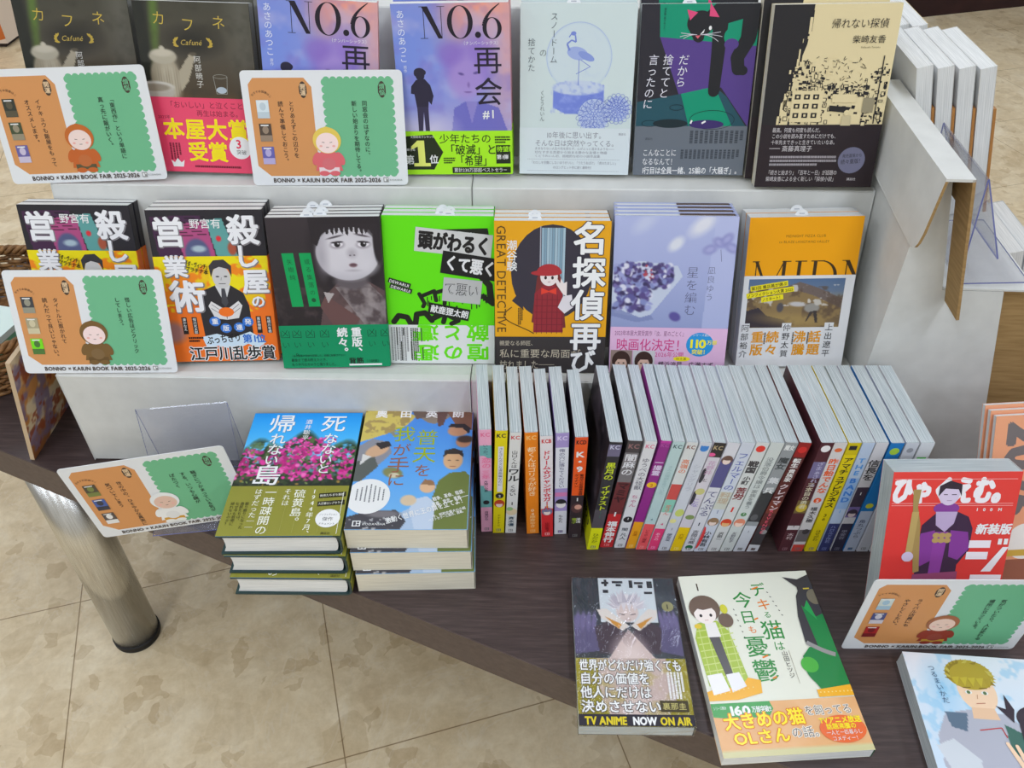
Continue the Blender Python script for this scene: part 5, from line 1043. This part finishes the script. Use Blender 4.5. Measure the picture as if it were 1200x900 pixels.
# ---- comics lying on the table
g_ = art_palehair()
book('comic_book', 'shrink-wrapped dark comic with a white-haired figure, lying flat at the table edge', 'comic', flat(.1151, .4019, .0178, .4), .114, .175, .0168, g_[0], None, (g_[1], (150, 140, 34)), ((52, 58, 66), (52, 58, 66), (60, 60, 60)), pages=PAGES_G, wrap=True)
g_ = art_bigcat()
book('comic_book', 'cream comic with a seated girl and a big dark cat, lying flat on the table', 'comic', flat(.2690, .3796, .0138, 4.45), .148, .21, .0136, g_[0], None, (g_[1], (226, 172, 116)), ((228, 229, 212), (60, 100, 70), (228, 229, 212)), mat=GLOSS)
book('comic_book', 'pale comic with two young heroes, lying flat in the bottom right corner', 'comic', flat(.4539, .3029, .0202, -3.24), .128, .182, .02, art_twoheroes(), None, None, ((226, 230, 236), (180, 190, 200), (200, 200, 200)), pages=PAGES_G, mat=GLOSS)
# ---- standing at right: red comics, orange books
P = (.45, .5318, .0036+.0105, -2, 20.2, 2.9)
book('comic_book', 'thick red comic with a purple-jacketed figure, behind the card at right', 'comic', pose(*P), .128, .180, .0300, art_runner(), None, None, ((226, 62, 56), (226, 62, 56), (220, 210, 200), (224, 224, 222)), pages=PAGES_G, mat=GLOSS)
P = (.5938, .5800, .0092, 1.2, 24.5, 3.3)
r = book('paperback_book', 'orange book with large sideways grey digits, behind the red comics', 'book', pose(*P), .15, .21, .006, art_calendar(), None, None, ((230, 160, 120), (230, 160, 120), (230, 170, 150)), group='orange books with digits')
dup(r, back_of(P, .006, 1, (-.0022, 0)), 'second orange digit book, its edge peeping out left of the front one', 'orange books with digits')
dup(r, back_of(P, .006, 2, (-.0022, 0)), 'rearmost orange digit book, pale edge at the far left', 'orange books with digits')

# ------------------------------------------------------------------ comics in a row, spines out
KC = (('KC', 2.6),)
def spine_art(t, h, spec):
    w = t*1000; H = h*1000; a = Art(w, H); a.rect(0, 0, w, H, spec['bg'])
    for y0, y1, c in spec.get('bands', ()): a.rect(0, y0*H, w, (y1-y0)*H, c)
    for cx, cy, rx, ry, c in spec.get('dots', ()): a.ell(cx*w, cy*H, rx*w, ry*w, c)
    lg, lc = spec.get('logo', ('KC', BLK)); a.text(lg, w*.1, 3.4, w*.6, lc, bold=.03, fit=w*.8)
    for tx, xf_, y, size, c, b in spec.get('t', ()): a.text(tx, w*xf_, y*H, w*size*1.12, c, vert=True, bold=max(b, .012), sx=1.22)
    a.rect(w*.3, H-7.5, w*.4, 4.6, spec.get('mark', (120, 120, 120))).rect(w*.36, H-6.9, w*.12, 3.4, spec.get('bgb', spec['bg'])).rect(w*.54, H-6.9, w*.1, 1.4, spec.get('bgb', spec['bg'])).rect(w*.54, H-4.9, w*.1, 1.4, spec.get('bgb', spec['bg']))
    return a
K_, W_ = (44, 42, 46), (236, 236, 234)
def face(y, hair, skin=(236, 214, 204), r=.36): return [(.5, y, .46, .5, hair), (.5, y+.012, r*.8, r*.9, skin), (.5, y-.012, .42, .22, hair)]
# bottom-left x, y, thickness, tilt, yaw, height, depth, label, spec
SP = [
 (-.0500, .6552, .0138, .5, 4.8, .1730, .112, 'pink and teal comic spine, leftmost of the short row', dict(bg=(232, 168, 196), bands=((.14, .26, (110, 172, 172)), (.52, .74, (110, 172, 172))), dots=[(.2, .28, .5, .6, (232, 168, 196)), (.8, .52, .5, .7, (232, 168, 196)), (.5, .69, .28, .28, K_)], logo=('KC', (224, 110, 150)), t=(('いつか、', .5, .13, .32, (70, 90, 100), 0), ('恋の', .55, .25, .6, (236, 120, 160), .02), ('三年', .5, .37, .5, (236, 120, 160), .02), ('片想いの君', .5, .47, .26, (60, 60, 70), 0), ('月島ひな', .5, .78, .28, (90, 70, 90), 0)))),
 (-.0358, .6537, .0139, 1.7, 3.8, .1735, .112, 'yellow comic spine with a white title strip in the short row', dict(bg=(226, 210, 22), bands=(), dots=[(.5, .61, .36, .36, K_)]+face(.69, (190, 70, 40)), logo=('KC', K_), t=(('', .5, 0, 1, K_, 0), ('さとさんクズな漫画編なのに', .5, .15, .36, K_, 0), ('2', .5, .597, .4, W_, .02), ('ナナナナミ', .5, .8, .34, (110, 100, 20), 0)), strip=1)),
 (-.0207, .6540, .0132, 2.0, 3.4, .1705, .113, 'white comic spine with a black brushed title in the short row', dict(bg=(222, 222, 218), dots=[(.5, .77, .5, .5, (226, 206, 170)), (.3, .74, .3, .26, (150, 190, 130))], logo=('KC', (206, 70, 80)), t=(('山口くんは', .5, .16, .4, K_, .0), ('ワル', .5, .33, .78, BLK, .03), ('くない', .5, .49, .46, K_, .0), ('1', .5, .66, .5, K_, .03), ('斉木優', .5, .82, .42, (40, 70, 90), .02)))),
 (.0057, .6528, .0150, -1.5, 4.0, .1720, .113, 'all orange comic spine in the short row', dict(bg=(236, 134, 30), logo=('KC', (246, 196, 120)), mark=(246, 190, 120), t=(('都くんはゴリラが好き', .5, .13, .5, (252, 224, 180), .01), ('04', .5, .73, .4, (252, 224, 180), .01), ('麻倉ゆき', .5, .8, .36, (250, 206, 140), 0)))),
 (.0236, .6486, .0142, -1.9, 3.6, .1710, .114, 'white comic spine with red title and red foot in the short row', dict(bg=(228, 222, 224), bands=((.7, 1, (212, 46, 50)),), dots=face(.73, (120, 120, 150)), logo=('KCB', (206, 50, 60)), mark=(240, 180, 180), bgb=(212, 46, 50), t=(('ドリーム☆ジャンボ☆ガール', .5, .13, .5, (212, 50, 70), .03), ('1', .5, .65, .5, (220, 130, 40), .03), ('山田金子', .5, .84, .3, (130, 20, 26), 0)))),
 (.0390, .6527, .0150, -1.3, 3.2, .1720, .113, 'lavender comic spine with a white title box in the short row', dict(bg=(168, 150, 206), bands=((.13, .52, (226, 228, 236)), (.56, .6, (214, 130, 180)), (.75, 1, (222, 222, 228))), dots=face(.67, K_, (238, 232, 230), .5), logo=('KC', (222, 210, 240)), t=(('俺の穴に落ちてください', .5, .14, .36, (110, 110, 140), 0), ('ももた', .5, .79, .3, K_, 0)))),
 (.0566, .6475, .0146, -.2, 2.9, .1715, .114, 'dark comic spine with a bright orange upper half in the short row', dict(bg=(56, 44, 48), bands=((0, .06, (228, 86, 40)), (.06, .55, (238, 92, 32))), dots=[(.5, .68, .46, .6, (90, 60, 60)), (.6, .67, .3, .3, (216, 160, 140))], logo=('KCD', (60, 26, 20)), t=(('K・9', .5, .12, .74, W_, .04), ('ケイナイン', .32, .34, .28, (70, 30, 20), 0), ('警視庁公安部捜査課', .72, .34, .25, (70, 30, 20), 0), ('1', .5, .565, .5, W_, .03), ('竜子', .35, .78, .34, (150, 170, 60), .03), ('湯浅', .7, .78, .3, W_, 0)))),
 (.0776, .6307, .0142, 4.4, 3.5, .1815, .1275, 'black comic spine with yellow-green title, first of the long row', dict(bg=(46, 44, 48), bands=((.02, .12, (110, 104, 130)), (.6, .78, (84, 78, 84)), (.78, 1, (222, 224, 24))), logo=('KC', (200, 200, 220)), bgb=(222, 224, 24), t=(('黒月の', .5, .17, .62, (206, 222, 40), .02), ('イザナスト', .5, .37, .56, (206, 222, 40), .02), ('11', .5, .61, .44, (70, 100, 90), .02), ('ひだか', .5, .83, .4, (120, 126, 20), 0)))),
 (.0930, .6344, .0160, 5.9, 3.6, .1805, .1275, 'dark comic spine fading to red with large white names, second of the long row', dict(bg=(70, 64, 66), bands=((.1, .36, (120, 116, 118)), (.36, .66, (110, 46, 48)), (.66, 1, (196, 44, 48))), logo=('KC', (150, 110, 110)), mark=(230, 130, 130), bgb=(196, 44, 48), t=(('闇麻の', .5, .11, .66, (226, 226, 230), .02), ('マミヤ', .5, .36, .66, (60, 26, 30), .04), ('1', .5, .63, .6, W_, .03), ('福本伸行', .5, .73, .56, W_, .04)))),
 (.1106, .6341, .0130, 6.2, 3.6, .1800, .1285, 'white comic spine with grey title and a small black diamond, third of the long row', dict(bg=(220, 220, 222), dots=[(.5, .71, .42, .42, K_)], logo=('KC', (224, 120, 150)), t=(('ゆうべの大怪獣', .5, .14, .52, (120, 120, 130), -.01), ('ちゃん', .5, .47, .5, (196, 120, 150), -.01), ('1', .5, .685, .4, W_, 0), ('関 凡人', .5, .79, .46, (70, 78, 90), 0)))),
 (.1241, .6333, .0116, 7.0, 3.3, .1825, .1285, 'purple comic spine with golden foot in the long row', dict(bg=(146, 46, 134), bands=((0, .02, (190, 60, 160)), (.73, 1, (240, 166, 34))), dots=[(.5, .38, .5, .42, (240, 190, 40))], logo=('KC', (180, 80, 160)), mark=(250, 210, 120), bgb=(240, 166, 34), t=(('一撮霊', .5, .16, .66, (230, 214, 240), .02), ('2', .5, .365, .5, (200, 90, 30), .02), ('百瀬', .5, .82, .36, (190, 110, 10), 0)))),
 (.1362, .6318, .0128, 7.2, 3.2, .1830, .1285, 'pale mint comic spine with coral foot in the long row', dict(bg=(184, 208, 208), bands=((.74, 1, (236, 92, 96)),), logo=('KC', (70, 96, 100)), mark=(244, 150, 150), bgb=(236, 92, 96), t=(('きみの横顔を見ていた', .5, .2, .34, (160, 190, 190), 0), ('4', .5, .68, .34, (90, 120, 124), 0), ('いちのへ瑠美', .5, .79, .3, (160, 50, 60), 0)))),
 (.1497, .6314, .0124, 7.5, 3.2, .1828, .1285, 'white comic spine with red lettering and pink foot in the long row', dict(bg=(216, 218, 216), bands=((.36, .5, (206, 80, 76)), (.5, .62, (140, 200, 180)), (.78, 1, (232, 66, 120))), logo=('KC', (130, 70, 60)), mark=(246, 150, 190), bgb=(232, 66, 120), t=(('高嶺の', .5, .14, .56, (226, 120, 70), .01), ('花さん', .5, .55, .44, (226, 120, 100), .01), ('4', .5, .72, .4, (220, 80, 130), .02), ('あさの', .5, .82, .36, (250, 200, 220), 0)))),
 (.1627, .6307, .0134, 7.7, 3.2, .1835, .1285, 'silvery comic spine with a blue round logo in the long row', dict(bg=(206, 210, 218), dots=[(.5, .05, .34, .34, (60, 130, 206)), (.6, .62, .4, .5, (200, 210, 110)), (.3, .7, .3, .3, (230, 224, 150))], logo=('M', (60, 130, 206)), t=(('シャングリラ', .5, .18, .5, (180, 184, 196), -.01), ('1', .5, .76, .4, (120, 124, 136), 0), ('硬梨菜', .5, .82, .34, (90, 96, 110), 0)))),
 (.1767, .6306, .0138, 7.8, 3.2, .1838, .1285, 'white comic spine with a slanting black stripe and yellow foot in the long row', dict(bg=(214, 208, 216), bands=((0, .12, (50, 44, 44)), (.76, 1, (238, 200, 18))), dots=[(.2, .1, .3, .2, (230, 90, 150)), (.15, .28, .2, .9, (50, 46, 56)), (.12, .48, .2, .9, (50, 46, 56)), (.5, .42, .4, .4, (206, 200, 130)), (.55, .66, .4, .3, (130, 150, 90))], logo=('KC', (190, 170, 130)), mark=(250, 226, 120), bgb=(238, 200, 18), t=(('花野井', .5, .15, .5, (200, 160, 190), .01), ('と', .5, .3, .4, (90, 80, 90), 0), ('こな', .5, .48, .5, (150, 130, 200), .01), ('六花', .5, .82, .36, (170, 120, 20), 0)))),
 (.1909, .6301, .0140, 7.9, 3.2, .1842, .1285, 'white comic spine with purple-clad girl and green foot mark, long row', dict(bg=(216, 216, 222), bands=((.13, .38, (88, 84, 138)),), dots=face(.14, (110, 80, 70), (236, 214, 204), .4)+[(.5, .955, .34, .3, (40, 110, 70))], logo=('', K_), t=(('てんぷる', .5, .41, .72, (90, 88, 130), 0), ('1', .5, .7, .5, (40, 38, 60), .03), ('吉岡公威', .5, .78, .42, (70, 66, 70), .01)))),
 (.2053, .6303, .0150, 8.0, 3.2, .1845, .1285, 'white comic spine with a blue handwritten title and red foot edge in the long row', dict(bg=(206, 212, 224), bands=((.42, .58, (206, 208, 196)),), dots=face(.7, (150, 120, 90))+[(.05, .86, .24, 1.4, (222, 70, 70))], logo=('', K_), t=(('フェルマーの', .5, .08, .62, (92, 104, 178), .0), ('料理', .5, .42, .62, (196, 176, 150), .02), ('1', .5, .58, .5, (140, 150, 180), 0), ('小林有吾', .5, .79, .44, (50, 46, 56), .02)))),
 (.2212, .6307, .0144, 7.9, 3.3, .1845, .1285, 'white comic spine with a round red logo in the long row', dict(bg=(214, 216, 214), dots=[(.5, .05, .36, .36, (226, 60, 50))]+face(.71, (214, 70, 40), (236, 180, 120), .4), logo=('', K_), t=(('戦国', .5, .15, .62, (70, 66, 68), .05), ('小町', .5, .28, .46, (70, 66, 68), .04), ('苦労', .5, .38, .66, (130, 54, 58), .04), ('1', .5, .55, .72, (222, 60, 50), .04), ('沢田一', .5, .8, .34, K_, .02)))),
 (.2365, .6310, .0150, 7.9, 3.3, .1845, .1285, 'light grey comic spine with a small green diamond in the long row', dict(bg=(208, 214, 210), dots=[(.5, .63, .24, .24, (90, 140, 90))]+face(.71, (226, 140, 110), (246, 214, 196), .4), logo=('', K_), t=(('没落伯爵令嬢は', .5, .12, .44, (130, 136, 136), 0), ('家族を養う', .5, .4, .4, (130, 136, 136), 0), ('1', .5, .61, .3, W_, 0), ('友野紅子', .5, .8, .3, (120, 120, 130), 0)))),
 (.2523, .6313, .0144, 7.7, 3.4, .1845, .1285, 'grey comic spine darkening to black before a white foot in the long row', dict(bg=(150, 154, 156), bands=((.42, .7, (58, 58, 60)), (.74, 1, (206, 210, 216))), dots=[(.4, .66, .3, .4, (96, 96, 98))], logo=('魔女', (226, 228, 226)), t=(('魔女', .5, .12, .62, (70, 74, 76), .03), ('集', .5, .29, .7, (216, 218, 220), .03), ('兵', .5, .38, .66, (226, 228, 228), .03), ('1', .5, .78, .36, (130, 130, 140), 0)))),
 (.2682, .6316, .0138, 7.3, 3.4, .1845, .1285, 'dark red and grey comic spine leaning at the gap in the long row', dict(bg=(92, 44, 42), bands=((0, .12, (150, 40, 38)), (.5, .62, (120, 56, 44)), (.74, .93, (66, 62, 64)), (.93, 1, (206, 208, 212))), dots=[(.5, .06, .36, .36, (206, 50, 46)), (.7, .8, .3, .3, (150, 150, 150))], logo=('', K_), t=(('転生', .5, .13, .5, W_, .03), ('貴族家', .5, .22, .46, W_, .02), ('クレイマン', .5, .35, .6, (222, 206, 210), .03), ('REVENGE', .5, .58, .42, (226, 90, 110), .02)))),
 (.3059, .6322, .0146, 2.6, 3.4, .1832, .1285, 'maroon comic spine with a white round logo, first after the gap', dict(bg=(84, 44, 50), bands=((.16, .3, (120, 112, 150)), (.5, .62, (120, 100, 60)), (.74, .78, (214, 206, 206))), dots=[(.5, .05, .36, .36, (236, 234, 234)), (.5, .57, .44, .5, (206, 180, 60))], logo=('', K_), mark=(150, 110, 116), t=(('ざまぁされる', .6, .16, .42, (190, 186, 214), .01), ('三本目の勇者', .5, .34, .46, (226, 220, 190), .01), ('1', .5, .73, .34, (90, 40, 50), 0), ('木村', .5, .81, .4, (210, 190, 190), 0)))),
 (.3213, .6325, .0143, 2.2, 3.4, .1830, .1285, 'white comic spine with orange title and red foot, second after the gap', dict(bg=(212, 208, 206), bands=((.78, .9, (110, 104, 104)), (.93, 1, (206, 72, 60))), dots=[(.5, .06, .3, .22, (226, 110, 60)), (.5, .5, .32, .32, (232, 90, 40)), (.6, .8, .3, .34, (70, 64, 66))], logo=('', K_), bgb=(206, 72, 60), t=(('昨日飴でんな', .5, .13, .6, (234, 96, 36), .03), ('5', .5, .485, .4, W_, .02), ('福木久樹', .5, .56, .44, (70, 66, 70), .02)))),
 (.3378, .6329, .0140, 1.8, 3.4, .1828, .1285, 'bright yellow comic spine with black title after the gap', dict(bg=(226, 204, 20), bands=((0, .1, (206, 186, 20)),), logo=('■', K_), t=(('アマチュアビジネス', .5, .12, .6, (40, 36, 24), .03), ('36', .5, .62, .44, (120, 104, 10), .02), ('はせがわ', .5, .78, .34, (110, 96, 14), 0)))),
 (.3534, .6332, .0135, 1.5, 3.0, .1828, .1285, 'pale blue comic spine with tall blue capitals after the gap', dict(bg=(184, 200, 222), bands=((.3, .58, (150, 182, 222)), (.72, 1, (56, 62, 110))), logo=('', K_), mark=(120, 130, 180), bgb=(56, 62, 110), t=(('THE', .5, .12, .66, (80, 150, 220), .03), ('BAND', .5, .29, .72, (60, 124, 204), .04), ('1', .5, .58, .5, (120, 170, 220), .02), ('ハロルド作石', .5, .74, .36, (150, 160, 206), 0)))),
 (.3685, .6335, .0138, 1.2, 2.8, .1828, .1285, 'white comic spine with black brush title over a purple figure', dict(bg=(206, 204, 208), bands=((.38, .56, (66, 56, 72)), (.56, .66, (120, 104, 160)), (.72, 1, (58, 56, 76))), dots=face(.62, (66, 56, 72), (214, 196, 200), .4), logo=('', K_), mark=(130, 130, 150), bgb=(58, 56, 76), t=(('信長を', .5, .14, .74, (50, 48, 50), .02), ('1', .5, .42, .4, W_, .02), ('甲斐谷', .5, .78, .4, (150, 150, 170), 0)))),
 (.3838, .6337, .0148, 1.3, 2.6, .1828, .1285, 'blue comic spine with a yellow-green emblem near its top', dict(bg=(34, 118, 184), bands=((.6, 1, (186, 196, 214)),), dots=[(.5, .07, .36, .36, (170, 206, 70)), (.5, .55, .3, .3, (206, 206, 60))], logo=('', K_), t=(('ハ', .5, .13, .7, W_, .03), ('角丸つぶら', .5, .68, .42, (70, 80, 110), .01)))),
 (.4000, .6339, .0140, 1.3, 2.4, .1828, .1285, 'pale grey comic spine, second from the right end of the long row', dict(bg=(200, 202, 208), logo=('', K_), dots=[(.5, .06, .26, .26, (150, 152, 158))], t=(('タベ', .5, .13, .6, (120, 126, 136), 0),))),
 (.4155, .6341, .0150, 1.3, 2.4, .1828, .1285, 'white comic spine with green lettering, at the right end of the long row', dict(bg=(214, 216, 218), logo=('', K_), t=(('テノ', .5, .11, .76, (70, 196, 60), .05),))),
]
for i, (x, y, t, tilt, yaw, h, dep, label, spec) in enumerate(SP):
    M = Matrix.Translation((x, y, .0004+max(0, -math.sin(R(tilt))*t))) @ Matrix.Rotation(R(yaw), 4, 'Z') @ Matrix.Rotation(R(tilt), 4, 'Y') @ Matrix.Translation((0, dep/2, 0)) @ Matrix.Rotation(R(-90), 4, 'Z')
    t *= .965; sa = spine_art(t, h, spec)
    if spec.get('strip'):
        sa2 = Art(sa.w, sa.h); w = sa.w; H = sa.h
        sa = spine_art(t, h, dict(spec, t=())); sa.rect(w*.27, .14*H, w*.46, .43*H, (222, 222, 226))
        for tx, xf_, yy, size, c, b in spec['t']: sa.text(tx, w*xf_, yy*H, w*size, c, vert=True, bold=b)
    fr = None
    if i == 7:
        fr = Art(dep*1000, h*1000); pz = Paint(fr.w, fr.h, 2, (44, 38, 44)); pz.blot(18, 4, .45, .7, (96, 84, 92), .8).ell(70, 70, 26, 34, (120, 104, 108), .5).ell(60, 120, 14, 30, (86, 110, 70), .6); fr.paint(pz)
        fr.rect(0, fr.h*.78, fr.w, fr.h*.22, (222, 224, 24)).text('世界を震わす', 20, fr.h*.8, 16, K_, bold=.02)
    # the cover's left edge is local x = -depth/2, so the spine lands on the viewer's side
    lbl = label
    book('comic_book', lbl, 'comic', M, dep, h, t, fr, sa, None, (spec['bg'], spec['bg'], spec['bg'], (214, 216, 216)), pages=PAGES_G, group='comics standing spine out')

# ------------------------------------------------------------------ promotional cards
TH1 = [((60, 62, 52), (90, 84, 66)), ((72, 82, 58), (150, 140, 116)), ((108, 100, 160), (200, 190, 210))]
C1 = art_card(['イケキュウも飯屋をもって', 'オススメします。'], ['「東西作」という単語に', '真っ先に飯がいく。'], TH1, ((196, 106, 44), (196, 100, 44), (92, 84, 56), (240, 216, 206)))
C2 = art_card(['とりあえずこの辺りを', '読んで準備しておこう。'], ['同窓会のはずなのに、', '新しい始まりを期待してる。'], [((214, 226, 230), (190, 204, 210)), ((84, 70, 60), (150, 130, 110)), ((104, 100, 170), (180, 170, 210))], ((230, 200, 90), (222, 104, 110), (236, 214, 214), (246, 220, 214)))
C3 = art_card(['タイトルに惹かれて', '読んだって良いじゃない。'], ['怪しい広告ほどクリック', 'してしまう。'], [((70, 70, 72), (150, 148, 130)), ((170, 160, 128), (206, 196, 160)), ((120, 220, 30), (80, 120, 60))], ((122, 92, 50), (122, 92, 50), (104, 78, 42), (246, 220, 214)))
C4 = art_card(['世の中の、ひそやかな真実に', '気づいてしまう'], ['騒ぎにつかまっている気が', 'する、いつも心臓が', 'ぱたつく'], [((84, 76, 60), (120, 130, 70)), ((74, 96, 160), (60, 60, 70)), ((90, 80, 76), (230, 228, 224))], ((232, 234, 232), (236, 236, 232), (214, 160, 60), (226, 190, 170)))
C5 = art_card(['ライバル店員にも', 'やさしくしたい。'], ['気がついたら、人は変わる', '場所に立っている。'], [((206, 214, 206), (160, 190, 206)), ((80, 84, 130), (206, 200, 206)), ((170, 40, 40), (120, 30, 34))], ((166, 104, 70), (150, 60, 44), (196, 150, 60), (240, 206, 186)))
def card(art, P, label, lift=0.):
    P = list(P); P[2] += abs(math.sin(R(P[5])))*.092+lift
    m = MB(); w, h = .184, .129; r = .005; pts = []
    for cx, cz, a0 in ((w/2-r, r, -90), (w/2-r, h-r, 0), (-w/2+r, h-r, 90), (-w/2+r, r, 180)): pts += [(cx+r*math.cos(R(a0+t)), cz+r*math.sin(R(a0+t))) for t in range(0, 91, 15)]
    m.prism(pts, 1, 0, .0008, (226, 228, 228))
    art.emit(m, lambda v, d: np.c_[v[:, 0]/1000-w/2, np.full(len(v), -d), h-v[:, 1]/1000])
    o = m.build('promotional_card', CARDP); o.matrix_world = pose(*P)
    return tag(o, label, 'card', 'orange and green promotional cards')
card(C1, (-.5209, .9062, S2+.0006, 2.2, 13.5, 1.49), 'orange and green card in front of the leftmost teapot book, its figure in orange')
card(C2, (-.2329, .9062, S2+.0006, .7, 15.6, .41), 'orange and green card overlapping the twilight novel, its figure in pink')
card(C3, (-.514, .7705, S1+.0018, 2, 17.5, -.27), 'orange and green card before the left crime novel, its figure in brown')
card(C4, (-.4149, .6476, .0034, 8.4, -3.3, 5.0), 'tilted orange and green card on the table beside the flat stacks, its figure in white')
card(C5, (.437, .5037, .0008, .7, -1.9, .25), 'orange and green card leaning before the red comic')

# ------------------------------------------------------------------ books on the display at right, fore-edges towards us
def side_books(x, y, z, n, cols, where, t=.0215, h=.186):
    P = (x, y, z, 88, 15, 0)
    for k in range(n):
        d = k*(t+.0008)/math.cos(R(15)); M = pose(x-d*math.cos(R(-2)), y+.0006*k, z, 88, 15, 0)
        rb = book('paperback_book', f'white-paged book, {["rightmost", "second from right", "third from right", "leftmost"][k] if n == 4 else ["right", "middle", "left"][k]} {where}', 'book', M, .13, h, t-.0042, None, None, None, (cols[k], cols[k], (222, 222, 220)), pages=PAGES, group='books facing right on the turned display')
        ob = MB(); ob.box(-.0652, .0655, -.0036, -.0004, .0005, .135, (176, 122, 66)); ob.build('paper_band', PRINT, rb)
side_books(.5655, .997, .2902, 4, ((214, 206, 190), (206, 206, 200), (214, 210, 204), (220, 220, 216)), 'of the near four right of the cardboard cap')
side_books(.5385, 1.135, .2902, 3, ((226, 206, 150), (220, 220, 214), (214, 214, 210)), 'of the group behind those four')
M = pose(.678, .965, .1062, 88, 14, 0)
r = book('paperback_book', 'pale book in the low tray, seen past the clear holder', 'book', M, .128, .152, .02, None, None, None, ((200, 206, 210), (200, 206, 210), (220, 222, 222)), group='books in the low tray')
dup(r, pose(.656, .966, .1062, 88, 14, 0), 'pale book in the low tray, the one nearer the turned display', 'books in the low tray')

# ------------------------------------------------------------------ left end: illustrated booklet, basket, box
a = Art(148, 170); pz = Paint(148, 170, 1.6).vgrad([(0, (206, 150, 90)), (.6, (196, 130, 66)), (1, (150, 92, 50))]); pz.blot(30, 3, .5, .6, (222, 206, 170), .9).blot(22, 6, .55, .66, (126, 108, 140), .8).blot(14, 9, .62, .68, (150, 70, 40), .8); a.paint(pz)
pl = MB(); pl.box(-.074, .074, 0, .0055, 0, 0.17, (196, 172, 140)); a.emit(pl, lambda v, d: np.c_[v[:, 0]/1000-.074, np.full(len(v), .0055+d), 0.17-v[:, 1]/1000])
a.emit(pl, lambda v, d: np.c_[.074-v[:, 0]/1000, np.full(len(v), -d), 0.17-v[:, 1]/1000])
o = pl.build('illustrated_panel', MATTE); o.matrix_world = Matrix.Translation((-.6505, .8385, .0004)) @ Matrix.Rotation(R(90), 4, 'Z') @ Matrix.Rotation(R(11), 4, 'X')
tag(o, 'thin orange-brown illustrated panel standing on the table left of the white display', 'panel')

bk = empty('wicker_basket', (-.822, 1.005, 0), 'brown woven wicker basket on the table behind the lower left card', 'basket')
wv = MB(); RX, RY, BH, NS = .135, .128, .082, 40
def oval(t, k, off=0.): return ((RX+k*.2+off)*math.cos(t), (RY+k*.2+off)*math.sin(t))
for row in range(13):
    z = .004+row*.0062; ph = row % 2
    pts = [(*oval(t, z, .0022*(1 if (int(i/3)+ph) % 2 else -1)), z) for i, t in enumerate(np.linspace(0, 2*math.pi, NS*3, endpoint=False))]
    wv.tube(pts, .0031, seg=6, closed=True)
for k in range(NS):
    t = 2*math.pi*(k+.5)/NS; wv.tube([(*oval(t, z), z) for z in (.002, .04, BH)], .0022, seg=6)
wv.build('woven_side', WICKER, bk, smooth=True)
rm = MB()
for k in range(3):
    pts = [(*oval(t, BH, .0045*math.cos(t*26+k*2.09)), BH+.003+.0045*math.sin(t*26+k*2.09)) for t in np.linspace(0, 2*math.pi, 300, endpoint=False)]
    rm.tube(pts, .0036, seg=6, closed=True)
rm.build('braided_rim', WICKER, bk, smooth=True)
MB().prism([oval(t, 0) for t in np.linspace(0, 2*math.pi, 40, endpoint=False)], 2, .001, .005).build('base', WICKER, bk)
def rounded_box(name, sx, sy, z0, z1, r, col, parent, mat=MATTE):
    p = []
    for cx, cy, a0 in ((sx/2-r, sy/2-r, 0), (-sx/2+r, sy/2-r, 90), (-sx/2+r, -sy/2+r, 180), (sx/2-r, -sy/2+r, 270)): p += [(cx+r*math.cos(R(a0+t)), cy+r*math.sin(R(a0+t))) for t in range(0, 91, 15)]
    o = MB().prism(p, 2, z0, z1, col).build(name, mat, parent); b = o.modifiers.new('soft', 'BEVEL'); b.width = min(r*.3, (z1-z0)*.3); b.segments = 3; b.limit_method = 'ANGLE'; return o
gb = empty('storage_box', Matrix.Translation((-.806, .963, .006)) @ Matrix.Rotation(R(-12), 4, 'Z'), 'small pale green box with a white lid inside the wicker basket', 'box')
rounded_box('body', .12, .1, 0, .058, .014, (120, 186, 150), gb); rounded_box('lid', .122, .102, .0585, .068, .015, (214, 230, 222), gb)

# ------------------------------------------------------------------ far background on the floor
ps = empty('floor_stand', (-2.29, 3.72, -.5), 'cream floor stand with an orange disc, beyond the table at top left', 'stand')
MB().box(-.62, 0, .004, .3, .02, 1.3, (222, 206, 190)).build('body', MATTE, ps)
m = MB(); pa = Art(620, 1280); pa.rect(0, 0, 620, 1280, (224, 206, 188)); pa.ell(575, 880, 190, 390, (206, 112, 52))
pa.emit(m, lambda v, d: np.c_[v[:, 0]/1000-.62, np.full(len(v), .004-d*20), 1.3-v[:, 1]/1000]); m.build('poster_front', MATTE, ps); MB().box(-.6, -.02, .02, .28, 0, .02, (60, 50, 46)).build('base', MATTE, ps)
cb = empty('bookcase', Matrix.Translation((1.91, 4.23, -.5)) @ Matrix.Rotation(R(17.5), 4, 'Z'), 'dark maroon bookcase base standing far behind at top right', 'bookcase')
MB().box(-.25, 2.2, 0, .6, 0, .3).build('plinth', PLINTH, cb); MB().box(-.24, 2.18, .03, .6, .3, 1.5).build('carcass', PLINTH, cb)
bpy.data.objects.remove(_to)
